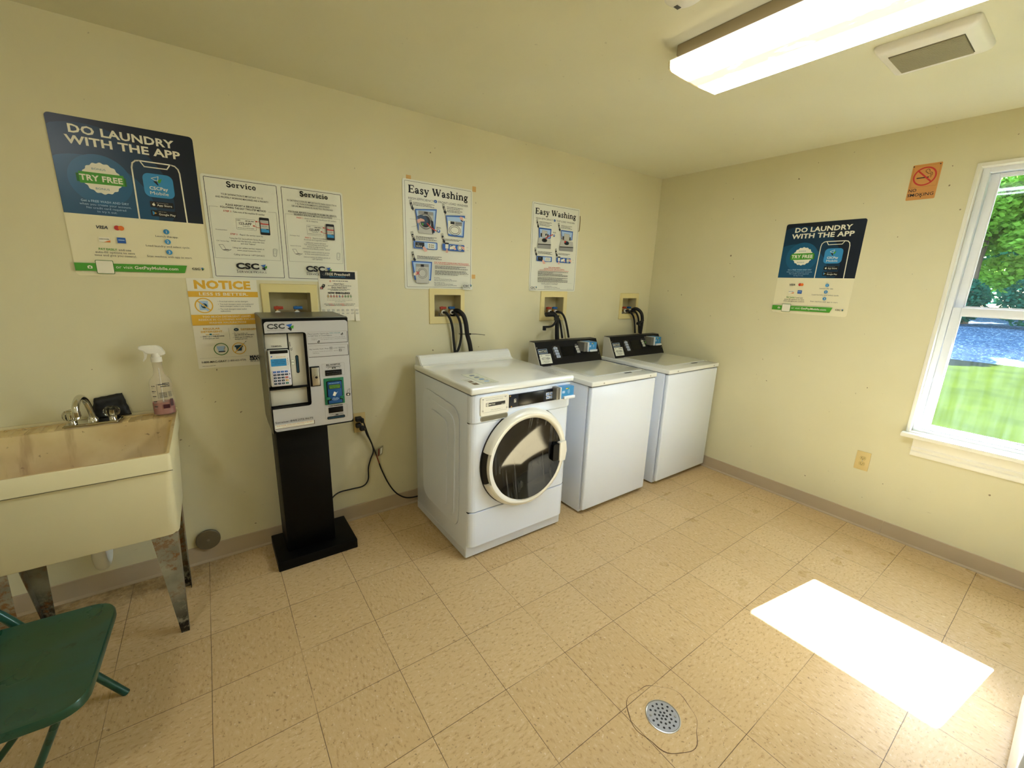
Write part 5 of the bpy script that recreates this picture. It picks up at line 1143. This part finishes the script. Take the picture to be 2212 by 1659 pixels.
for u, v in ((.287, .404), (.331, .391)): p2.frame(u, v, u+.0125, v+.0145, .0010, DGR, .002); p2.text('F3', u+.0062, v+.004, .006, BLK, 'C', .009, .02)
p2.build('instruction_plate', k)
fp.frame(.0115+.232, .268, .353, .333, .0007, GRY, .004); fp.text('BILL ACCEPTOR', .2985, .3225, .0068, BLK, 'C', .068, .03)
fp.rect(.262, .3150, .336, .3170, DGR); fp.line([(.270, .3040), (.277, .3125), (.325, .3125), (.332, .3040)], .0012, DGR); fp.disc(.300, .308, .010, BLK, 16, .0045); fp.disc(.300, .3075, .0045, SGN, 10, .002)
fp.frame(.243, .040, .353, .110, .0007, GRY, .004); fp.text('CARD DISPENSER', .2965, .1050, .0062, BLK, 'C', .073, .03)
fp.rect(.262, .0630, .334, .0645, DGR); fp.line([(.266, .0555), (.276, .060), (.300, .0545), (.324, .060), (.333, .0565)], .0012, DGR); fp.disc(.300, .0585, .008, DGR, 12, .0028)
fp.rect(.251, .0370, .340, .0525, BLK, .006); fp.rect(.255, .0405, .336, .0485, TEL, .003)
fp.poly([(.352, .160), (.354, .153), (.372, .153), (.374, .166), (.362, .169), (.353, .167)], BLK); fp.line([(.355, .168), (.364, .187), (.373, .190), (.371, .170)], .0014, DGR); fp.poly([(.358, .156), (.367, .156), (.368, .164), (.359, .164)], WHT)
fp.text('Service: 844.272.9675', .0140, .0555, .0095, DGR, 'L', .170)
fp.rect(.0115, .0265, .190, .0475, ink('plate_shadow', (92, 70, 60)), .002); fp.rect(.0115, .0285, .187, .0475, SGN, .002); fp.text('THIS KIOSK DOES NOT PROVIDE A RECEIPT', .100, .0395, .0052, ink('orange_text', (206, 132, 66)), 'C', .165, .012); fp.text('Este kiosko no provee un recibo', .093, .0320, .0042, ink('orange_text', (206, 132, 66)), 'C', .098)
fp.rect(.366, .040, .3675, .058, LGR); fp.build('printed_face', k)
b = MB(); b.box(.257, .338, -.3035, -.298, z(.270), z(.2985), m_black, .002); b.map = lambda u, v, d: (u, -.3037-d, z(v)); b.greek(.262, .334, .287, .004, DGR); b.greek(.262, .334, .277, .004, DGR); b.build('bill_acceptor', k)
b = MB(); b.box(.260, .333, -.3030, -.298, z(.070), z(.1005), m_black, .002); b.build('card_dispenser', k)
m_kg = mat('card_holder_green', (24, 116, 78), .4); m_kb = mat('card_holder_blue', (22, 82, 140), .3)
ch = MB(); ch.box(.246, .344, -.3045, -.298, z(.1165), z(.2570), m_kg, .003); ch.box(.258, .334, -.3085, -.302, z(.1205), z(.2420), m_matblk, .006, 3); ch.box(.261, .331, -.3105, -.302, z(.1490), z(.2390), m_kb, .004, 3); ch.box(.262, .330, -.3125, -.302, z(.1225), z(.1400), m_kb, .004, 3)
ch.map = lambda u, v, d: (u, -.3128-d, z(v))
ch.box(.276, .318, -.3118, -.302, z(.1240), z(.1560), m_kb); ch.rect(.2665, .2015, .3245, .2245, BLK, .002); ch.rect(.2695, .2035, .3215, .2225, ink('lcd_green', (88, 128, 44)), .001); ch.greek(.274, .318, .2150, .005, DGN); ch.greek(.282, .310, .2070, .005, DGN)
ch.poly([(.283, .167), (.295, .162), (.303, .180), (.291, .187)], WHT); ch.poly([(.299, .168), (.311, .188), (.304, .180)], LBL)
for q in range(3): ch.ring(.2955, .162, .012+q*.005, .0016, LBL, 12, None, 215, 325)
ch.text('CARD HOLDER', .2955, .2465, .005, BLK, 'C', .058, .02); ch.greek(.268, .322, .2300, .003, LBL)
for x0, x1 in ((.250, .272), (.320, .342)): ch.box(x0, x1, -.3130, -.302, z(.1440), z(.1590), m_kg, .003)
ch.build('card_holder', k, 'green and blue card holder with a small display')
lk = MB(); lk.box(.1855, .2315, -.3045, -.298, z(.222), z(.324), m_matblk, .002); lk.box(.193, .2275, -.3105, -.302, z(.227), z(.319), m_steel, .002); lk.lathe([(.0115, -.3180), (.0115, -.310)][::-1], (.2115, 0, z(.271)), 'y', m_steel, 22); lk.lathe([(.0060, -.3190), (.0060, -.318)][::-1], (.2115, 0, z(.271)), 'y', m_rubber, 16); lk.build('lock', k)
rc = MB(); rc.box(.0060, .1815, -.2600, -.2585, z(.132), z(.491), m_rubber)
rc.box(.0090, .1035, -.2665, -.2600, z(.4185), z(.4885), m_krec, .002); rc.box(.1095, .1765, -.2665, -.2600, z(.2270), z(.4885), m_krec, .002); rc.box(.0065, .0145, -.2665, -.2600, z(.2330), z(.4185), m_krec)
rc.box(.0090, .1730, -.2640, -.2600, z(.1345), z(.2200), m_krec, .002); rc.box(.0060, .1800, -.2900, -.2600, z(.2200), z(.2275), m_matblk, .002); rc.map = lambda u, v, d: (u, -.2667-d, z(v))
rc.text('TERMINAL', .0555, .4270, .0062, BLK, 'C', .046, .03); rc.rect(.1125, .4250, .1150, .4480, DGR, .001); rc.line([(.113, .418), (.118, .413), (.123, .418)], .0018, DGR); rc.line([(.113, .411), (.118, .406), (.123, .411)], .0018, DGR)
rc.rect(.1320, .2905, .1465, .3810, BLK, .007); rc.rect(.1355, .2945, .1430, .3770, TEL, .003); rc.frame(.1125, .3340, .1265, .3600, .0010, DGN, .002); rc.rect(.1135, .335, .1255, .359, SGN, .001); rc.text('F3', .1195, .3440, .0060, DGR, 'C', .009, .02); rc.build('recess_plate', k)
tm = MB(); tm.box(.0150, .1040, -.2960, -.2600, z(.2380), z(.4145), mat('terminal_white', (222, 220, 212), .35), .006, 3); tm.box(.0220, .0980, -.2975, -.2900, z(.3985), z(.4135), m_black, .002)
tm.box(.0225, .1035, -.2990, -.290, z(.2420), z(.3195), mat('keypad_plate', (214, 212, 222), .35), .005, 3)
tm.map = lambda u, v, d: (u, -.2965-d, z(v)); tm.rect(.0225, .3385, .0880, .3735, BL3); tm.text('PLACE CARD', .056, .3655, .0042, NV2, 'C', .038); tm.text('IN CARD HOLDER', .056, .3570, .0042, NV2, 'C', .054); tm.text('DO NOT LOAD', .059, .3485, .0042, NV2, 'C', .042)
tm.greek(.046, .088, .3820, .003, TAN); tm.poly([(.023, .384), (.027, .390), (.031, .388), (.028, .382)], ROY)
for q in range(4): tm.line([(.0935, .343+q*.009), (.0965, .349+q*.009)], .0012, DGR)
to = tm.build('card_terminal', k)
kc = [ROY, ROY, ROY, DNV]
for r in range(5):
    for c in range(4):
        col = DNV if r else ROY
        if c == 3 and r == 2: col = mat('key_red', (190, 74, 40), .4)
        if c == 3 and r == 3: col = mat('key_yellow', (220, 176, 62), .4)
        if c == 3 and r == 4: col = mat('key_green', (28, 104, 58), .4)
        kb = MB(); x0 = .0275+c*.0165; z1 = .3150-r*.0143
        kb.box(x0, x0+.0125, -.3012, -.2985, z(z1-.0085), z(z1), col, .0012); kb.map = lambda u, v, d: (u, -.3014-d, z(v)); kb.rect(x0+.005, z1-.0055, x0+.008, z1-.0025, LBL); kb.build('key', to)
for q in range(2):
    kb = MB(lambda u, v, d: (u, -.2993-d, z(v))); s = 1 if q == 0 else -1; kb.poly([(.0930, .295-q*.018), (.1000, .295-q*.018), (.0965, .295-q*.018+.007*s)], NV2); kb.build('arrow_key', to)

# ------------------------------------------------------------------ laundry sink
m_bowl = mat('tan_stained_sink_bowl', (214, 188, 130), .42); g = NG(m_bowl); P = g.new('ShaderNodeNewGeometry').outputs['Position']
c = g.mix(g.ramp(g.noise(P, 5, 4), .35, .65), L3(222, 200, 146), L3(204, 174, 116)); c = g.mix(g.math('MULTIPLY', g.ramp(g.noise(g.scale(P, (9, 3, 1.5)), 1.6, 4, .6), .56, .68), .45), c, L3(150, 112, 66)); c = g.mix(g.math('MULTIPLY', g.ramp(g.noise(P, 42, 3, .6), .66, .72), .6), c, L3(110, 78, 44)); g.link(c, g.b.inputs['Base Color'])
SX0, SX1 = -4.172, -3.586
s = thing('laundry_sink', 'cream fibreglass laundry sink on rusty grey steel legs', 'sink', (SX1, 0, 0))
lo = lambda x0, x1, y0, y1, zz, r: [(u-SX1, v, zz) for u, v in rrect(x0, x1 and y0, x1, y1, r, 4)]
def lo(x0, x1, y0, y1, zz, r): return [(u-SX1, v, zz) for u, v in rrect(x0, y0, x1, y1, r, 4)]
b = MB()
loft(b, [lo(-4.146, -3.605, -.570, -.205, .502, .035), lo(-4.150, -3.603, -.575, -.200, .508, .035), lo(-4.160, -3.593, -.618, -.050, .790, .02), lo(-4.171, -3.587, -.629, -.004, .794, .014), lo(-4.172, -3.586, -.631, -.003, .856, .012), lo(-4.169, -3.589, -.628, -.005, .861, .010)], m_sink, cap1=False)
b2 = MB(); loft(b2, [lo(-4.169, -3.589, -.628, -.005, .861, .010),
         lo(-4.160, -3.598, -.619, -.128, .861, .014), lo(-4.156, -3.602, -.615, -.132, .857, .014), lo(-4.120, -3.640, -.560, -.250, .570, .05), lo(-4.100, -3.660, -.540, -.270, .560, .05)], m_bowl, cap0=False)
b2.build('bowl', s, 'tan-stained inside of the sink')
b.box(-4.172-SX1, -3.586-SX1, -.016, -.002, .858, .873, m_sink, .004)
for x0 in (-4.13, -3.775):
    for q in range(4): b.box(x0+q*.042-SX1, x0+q*.042+.020-SX1, -.124, -.045, .860, .8645, m_bowl, .0015)
    b.box(x0-.012-SX1, x0+.165-SX1, -.044, -.038, .860, .8665, m_bowl, .0015)
b.box(-4.1722-SX1, -3.5858-SX1, -.6318, -.6302, .7935, .7955, mat('sink_seam', (96, 88, 58), .6)); b.build('basin', s)
b = MB(); b.lathe([(.030, .563), (.030, .566), (.024, .567), (.0, .5665)][:-1], (-3.87-SX1, -.40, 0), 'z', m_steel, 24); b.build('strainer', s)
m_leg = mat('rusty_galvanised_steel', (150, 148, 134), .5, .25, var=.1, scale=9); g = NG(m_leg); P = g.new('ShaderNodeNewGeometry').outputs['Position']
sep = g.new('ShaderNodeSeparateXYZ'); g.link(P, sep.inputs[0])
rust = g.math('MULTIPLY', g.ramp(g.noise(P, 30, 5, .75), .46, .56), g.math('MAXIMUM', g.ramp(sep.outputs[2], .30, .50), g.ramp(g.noise(P, 7, 3), .44, .56)))
blk = g.math('MULTIPLY', g.ramp(g.noise(P, 45, 4, .7), .36, .50), g.ramp(sep.outputs[2], .22, .05))
c = g.mix(g.ramp(g.noise(P, 12, 3), .3, .7), L3(122, 120, 102), L3(160, 155, 132)); c = g.mix(g.math('MULTIPLY', rust, .85), c, L3(128, 82, 34)); c = g.mix(blk, c, L3(26, 20, 12)); g.link(c, g.b.inputs['Base Color'])
for sx in (1, -1):
    for fr in (1, 0):
        lg = MB(); X = (lambda x: x-SX1) if sx == 1 else (lambda x: (-7.758-x)-SX1)
        yt, yb = (-.566, -.512) if fr else (-.212, -.178)
        dy = .052 if fr else -.045
        A = [(X(-3.692), yt, .508), (X(-3.612), yt, .508), (X(-3.632), yb, .0), (X(-3.660), yb, .0)]
        Bk = [(X(-3.612), yt, .508), (X(-3.612), yt+dy*1.6, .508), (X(-3.632), yb+dy*.5, .0), (X(-3.632), yb, .0)]
        for q in (A, Bk):
            n3 = Vector((q[1][0]-q[0][0], q[1][1]-q[0][1], q[1][2]-q[0][2])).cross(Vector((q[3][0]-q[0][0], q[3][1]-q[0][1], q[3][2]-q[0][2]))).normalized()*.0025
            vs = [tuple(Vector(p)) for p in q]+[tuple(Vector(p)+n3) for p in q]
            lg.add(vs, [(0, 1, 2, 3), (7, 6, 5, 4), (0, 4, 5, 1), (1, 5, 6, 2), (2, 6, 7, 3), (3, 7, 4, 0)], m_leg)
        lg.build('leg', s)
b = MB(); b.tube(off([(-3.878, -.40, .558), (-3.878, -.40, .44), (-3.878, -.395, .37), (-3.878, -.36, .335), (-3.878, -.31, .335), (-3.878, -.275, .37), (-3.878, -.26, .41), (-3.878, -.22, .43), (-3.878, -.001, .43)], (SX1, 0, 0)), .021, mat('white_pvc', (226, 226, 216), .35, var=.02), 18); b.build('drain_pipe', s)
# faucet rests on the deck
f = thing('faucet', 'chrome faucet with two clear knobs on the sink deck', 'faucet', (-3.872, -.075, .861))
b = MB(); b.prism([(-.090, -.046), (.086, -.046), (.096, .030), (-.080, .034)], 'z', .0005, .014, m_chrome, .005, 3); b.build('base_plate', f)
b = MB(); b.lathe([(.020, .012), (.019, .024), (.013, .032)], (.0, .006, 0), 'z', m_chrome, 24); b.tube([(0, .006, .024), (-.002, -.010, .070), (-.006, -.040, .118), (-.010, -.080, .140), (-.013, -.120, .136), (-.016, -.146, .112), (-.017, -.150, .082)], .0115, m_chrome, 16); b.tube([(-.017, -.150, .096), (-.017, -.150, .076)], .0135, m_chrome, 18, 1); b.build('spout', f)
m_acr = mat('clear_acrylic', (240, 238, 224), .03, trans=1.0, ior=1.47)
for x in (-.062, .064):
    h_ = MB(); h_.tube([(x, -.004, .012), (x, -.006, .026)], .014, m_chrome, 18, 1); h_.tube([(x, -.006, .024), (x, -.008, .052)], .006, m_chrome, 12, 1); h_.build('knob_stem', f)
    kb = MB(); kb.lathe([(.013, .026), (.024, .032), (.0285, .044), (.0275, .058), (.021, .068), (.010, .072)], (x, -.007, 0), 'z', m_acr, 9); kb.sm = [False]*len(kb.sm); kb.build('knob', f)
# rag behind the faucet
b = MB(); NX, NZ = 26, 18; vs = []; fs = []; r9 = random.Random(5)
from mathutils import noise as mn
C0, C1, C2, C3 = (-3.868, .960), (-3.772, .974), (-3.750, .872), (-3.884, .866)
for side in (0, 1):
    for j in range(NZ+1):
        for i in range(NX+1):
            a, e = i/NX, j/NZ
            x = (C3[0]*(1-a)+C2[0]*a)*(1-e)+(C0[0]*(1-a)+C1[0]*a)*e; zz = (C3[1]*(1-a)+C2[1]*a)*(1-e)+(C0[1]*(1-a)+C1[1]*a)*e
            nn = mn.noise(Vector((x*45, zz*45, side*3))); edge = min(a, 1-a, e, 1-e)
            y = -.019-.012*(1-e) - side*.012*min(1, edge*12) + nn*.0045*(1 if side else 0)
            vs.append((x+mn.noise(Vector((zz*60, 1, 2)))*.003*(a in (0, 1) or 1), y, zz+mn.noise(Vector((x*60, 5, 2)))*.003))
    o0 = side*(NX+1)*(NZ+1)
    for j in range(NZ):
        for i in range(NX):
            q = (o0+j*(NX+1)+i, o0+j*(NX+1)+i+1, o0+(j+1)*(NX+1)+i+1, o0+(j+1)*(NX+1)+i); fs.append(q if side else q[::-1])
M1 = (NX+1)*(NZ+1)
bd = [i for i in range(NX)]+[j*(NX+1)+NX for j in range(NZ)]+[NZ*(NX+1)+NX-i for i in range(NX)]+[(NZ-j)*(NX+1) for j in range(NZ)]
for q in range(len(bd)): a, e = bd[q], bd[(q+1) % len(bd)]; fs.append((a, e, M1+e, M1+a))
b.add(vs, fs, mat('black_rag', (16, 17, 15), .55, var=.3, scale=60, bump=.6), True); b.build('cleaning_rag', None, 'crumpled black rag leaning on the wall behind the faucet', 'rag')

# ------------------------------------------------------------------ spray bottle
bx, by, bz = -3.628, -.075, .8655
t = thing('spray_bottle', 'spray bottle of pink cleaner with a white trigger head on the sink corner', 'spray bottle', (bx, by, bz), 0)
m_frost = mat('frosted_bottle_plastic', (226, 212, 186), .35, alpha=.28, var=.02); m_liq = mat('pink_cleaner', (150, 36, 62), .25, var=.03)
def el(rx, ry, zz, n=28, cx_=0): return [(cx_+rx*math.copysign(abs(math.cos(2*math.pi*k/n))**.75, math.cos(2*math.pi*k/n)), ry*math.copysign(abs(math.sin(2*math.pi*k/n))**.75, math.sin(2*math.pi*k/n)), zz) for k in range(n)]
b = MB(); loft(b, [el(.034, .022, .001), el(.041, .028, .006), el(.041, .028, .150), el(.040, .027, .158), el(.034, .025, .172), el(.024, .021, .184), el(.0185, .0185, .196), el(.0175, .0175, .225), el(.0185, .0185, .252), el(.0185, .0185, .262)], m_frost); b.build('bottle_body', t)
b = MB(); loft(b, [el(.032, .020, .003), el(.0395, .0265, .008), el(.0395, .0265, .062)], m_liq); b.build('liquid', t, 'pink liquid')
b = MB(); b.tube([(.0, 0, .02), (.002, 0, .22)], .0025, m_ivory, 8, 1); b.build('dip_tube', t)
def bm_(u, v, d):
    a = -math.pi/2 + u/.038; c, s_ = math.cos(a), math.sin(a)
    return ((.0413+d)*math.copysign(abs(c)**.75, c), (.0283+d)*math.copysign(abs(s_)**.75, s_), v)
b = MB(bm_)
for q in range(5): b.greek(-.030, -.014, .140-q*.024, .006, DGR); b.greek(-.028, -.018, .134-q*.024, .003, GRY)
b.line([(-.008, .150), (-.008, .085)], .0008, DGR); b.line([(-.008, .150), (.004, .150)], .0008, DGR)
for v, u0, u1 in ((.146, -.004, .012), (.1505, .004, .030), (.144, .010, .030), (.137, .000, .030)): b.greek(u0, u1, v, .0055, DGR)
for q in range(6): b.greek(-.004, .014, .108-q*.0042, .003, DGR); b.greek(.018, .033, .110-q*.0042, .003, DGR)
b.rect(.000, .035, .016, .053, mat('print_wine', (70, 22, 34), .4)); b.rect(.020, .044, .034, .078, mat('print_wine', (70, 22, 34), .4)); b.build('label_print', t)
b = MB(); b.tube([(0, 0, .250), (0, 0, .272)], .0205, m_ivory, 24, 1)
b.prism([(-.050, .325), (-.058, .318), (-.056, .310), (-.040, .300), (-.036, .290), (.022, .276), (.034, .281), (.037, .289), (.022, .318), (.010, .325)], 'y', -.011, .011, m_ivory, .004, 3); b.tube([(0, 0, .268), (0, 0, .290)], .0155, m_ivory, 20, 1); b.build('spray_head', t)
b = MB(); b.prism([(-.040, .300), (-.030, .300), (-.029, .284), (-.034, .266), (-.046, .252), (-.048, .256), (-.040, .272)], 'y', -.007, .007, m_ivory, .002); b.build('trigger', t)

# ------------------------------------------------------------------ green folding chair
m_grn = mat('green_chair_paint', (20, 78, 62), .28, .2, coat=.3); g = NG(m_grn); P = g.new('ShaderNodeNewGeometry').outputs['Position']
c = g.mix(g.ramp(g.noise(g.scale(P, (3, 7, 3)), 1.4, 3), .35, .65), L3(26, 76, 66), L3(36, 72, 46)); c = g.mix(g.math('MULTIPLY', g.ramp(g.noise(P, 22, 4, .7), .62, .70), .6), c, L3(14, 40, 24)); g.link(c, g.b.inputs['Base Color'])
g.link(g.math('ADD', g.math('MULTIPLY', g.noise(P, 9, 4), .3), .16), g.b.inputs['Roughness'])
ch = thing('folding_chair', 'green metal folding chair cut off at the left edge', 'chair', (-4.0, -1.0, 0)); O = (-4.0, -1.0, 0)
b = MB(); sp = rpoly([(-3.765, -.800), (-4.165, -.775), (-4.165, -1.215), (-3.780, -1.240)], .075, 8)
ctr = (-3.97, -1.005)
def ring_at(k, zz): return [((ctr[0]+(x-ctr[0])*k)-O[0], (ctr[1]+(y-ctr[1])*k)-O[1], zz) for x, y in sp]
loft(b, [ring_at(.985, .412), ring_at(1.0, .416), ring_at(1.0, .432), ring_at(.985, .439), ring_at(.93, .438), ring_at(.80, .433), ring_at(.3, .431)], m_grn); b.build('seat', ch)
fr = lambda q: off(q, O)
for y, yf in ((-.757, -.735), (-1.258, -1.280)):
    b = MB(); b.tube(fr([(-4.235, y, .80), (-4.03, y, .455), (-3.93, (y+yf)/2, .23), (-3.815, yf, .001)] if y > -1 else [(-4.255, -1.275, .80), (-4.070, -1.283, .455), (-3.985, -1.295, .23), (-3.880, -1.305, .001)]), .0125, m_grn, 14); b.build('leg', ch, 'front leg running up into the backrest')
for y in (-.85, -1.135):
    xf = 0 if y < -1 else -.11
    b = MB(); b.tube(fr([(-3.835, y, .41), (-3.93+xf*.5, y+xf*.2, .19), (-4.025+xf, y*.995+xf*.4, .001)]), .0095, m_grn, 12); b.build('leg', ch, 'thin rear leg')
b = MB(); b.tube(fr([(-4.105, -.885, .06), (-3.998, -1.130, .06)]), .006, m_grn, 8, 1); b.build('cross_bar', ch)
b = MB(); bp_ = []
for i in range(11):
    a = i/10; bp_.append((-4.235-.035*math.sin(math.pi*a), -.757-.501*a))
vs = []; fs = []
for zz, dx in ((.60, .12), (.60, .128), (.82, -.012), (.82, -.02)):
    for x, y in bp_: vs.append((x+dx*.9-O[0], y-O[1], zz))
for j, k2 in ((0, 3), (1, 2), (0, 1), (3, 2)):
    for i in range(10): fs.append((j*11+i, j*11+i+1, k2*11+i+1, k2*11+i))
b.add(vs, fs, m_grn, True); b.tube(fr([(-4.235, -.757, .80), (-4.25, -.80, .835), (-4.268, -1.0, .845), (-4.262, -1.22, .835), (-4.255, -1.275, .80)]), .0125, m_grn, 12); b.build('backrest', ch)

# ------------------------------------------------------------------ floor drain, clean-out cover, dryer
d = thing('floor_drain', 'round steel floor drain with punched holes in the tile floor', 'drain', (-2.226, -1.912, 0))
pt = []; n = 60; r7 = random.Random(3)
for q in range(n): a = 2*math.pi*q/n; rr = .121+.006*math.sin(3*a+1)+.004*math.sin(7*a); pt.append((rr*math.cos(a), rr*math.sin(a)))
b = MB(); b.prism(pt, 'z', .0004, .0012, m_floor); vs = [(x*1.0, y*1.0, .0013) for x, y in pt]+[(x*(1+.012+.014*max(0, math.sin(5*2*math.pi*i/n+2))), y*(1+.012+.014*max(0, math.sin(5*2*math.pi*i/n+2))), .0006) for i, (x, y) in enumerate(pt)]
b.add(vs, [(i, (i+1) % n, n+(i+1) % n, n+i) for i in range(n)], mat('crack_brown', (104, 78, 52), .8)); b.build('tile_patch', d, 'cracked tile patch ring')
b = MB(); b.lathe([(.0615, .0012), (.0615, .0030), (.0585, .0036), (.057, .0026)], (0, 0, 0), 'z', m_steel, 48, False); b.lathe([(.0565, .0016), (.0565, .0030), (.001, .0034)], (0, 0, 0), 'z', mat('drain_steel', (172, 174, 180), .38, .7, var=.06, scale=60), 48)
hl = MB(lambda u, v, dd: (u, v, .0036+dd))
k2 = 0
for cnt, rr, o in ((1, 0, 0), (6, .0135, .3), (11, .0285, .1), (14, .0440, .25)):
    for q in range(cnt):
        a = 2*math.pi*q/cnt+o
        if cnt == 14 and q in (5, 12): continue
        hl.disc(rr*math.cos(a), rr*math.sin(a), .0042, m_rubber, 12, d=.0)
b.build('grate', d); hl.build('drain_holes', d)
for a in (2*math.pi*5/14+.25, 2*math.pi*12/14+.25):
    q = MB(); q.lathe([(.0045, .0030), (.0040, .0048), (.0015, .0048)], (.0440*math.cos(a), .0440*math.sin(a), 0), 'z', m_steel, 12); q.build('screw', d)
c = thing('cleanout_cover', 'round steel clean-out cover on the wall beside the sink', 'cover plate', (-3.547, 0, .134))
b = MB(); b.lathe([(.054, -.009), (.0545, -.0205), (.052, -.0225), (.010, -.0235)], (0, .0, 0), 'y', mat('dull_cover_steel', (120, 112, 92), .45, .6, var=.1), 40)
b.build('plate', c); b = MB(); b.lathe([(.007, -.0232), (.007, -.0255), (.003, -.0255)], (0, 0, 0), 'y', m_steel, 14); b.build('screw', c)
t = thing('clothes_dryer', 'white machine standing by the front wall, its edge just showing at the lower right', 'dryer', (-1.72, -2.672, 0))
b = MB(); b.box(0, .685, -.70, -.012, .03, .91, m_enamel, .008, 3); b.build('cabinet', t)
b = MB(); b.box(.004, .681, -.013, .008, .034, .30, m_enamel, .008, 3); b.box(.004, .681, -.013, .008, .303, .905, m_enamel, .008, 3); b.build('front_panel', t)
b = MB(); b.box(.12, .56, .008, .022, .36, .80, m_enamel, .03, 4); b.box(.14, .17, .022, .032, .52, .64, m_rubber, .004); b.build('door', t)
b = MB(); b.box(0, .685, -.72, -.60, .91, 1.06, m_conblk, .01); b.build('console', t)
b = MB(); b.box(.02, .665, -.66, -.04, .001, .030, m_matblk, .002); b.build('base', t)

# ------------------------------------------------------------------ repeats share a group phrase
GR = {'water_hose': 'black supply hoses behind the washers', 'drain_hose': 'thick drain hoses behind the washers', 'supply_box': 'ivory washer supply boxes in the back wall', 'top_load_washer': 'top load washers',
      'wall_poster': 'navy and cream app posters', 'washing_sign': 'white washing instruction signs', 'tape_tab': 'orange tape tabs round the washing sign', 'wall_outlet': 'ivory wall outlets',
      'leafy_tree': 'trees beyond the bank', 'shrub': 'shrubs at the foot of the trees', 'power_cord': 'black power cords at the outlet', 'hose_holder': 'black plastic hose holders', 'ceiling_light': 'ceiling lights'}
for o in list(COL.objects):
    if o.parent is None and o.get('category') and o.name.split('.')[0] in GR: o['group'] = GR[o.name.split('.')[0]]
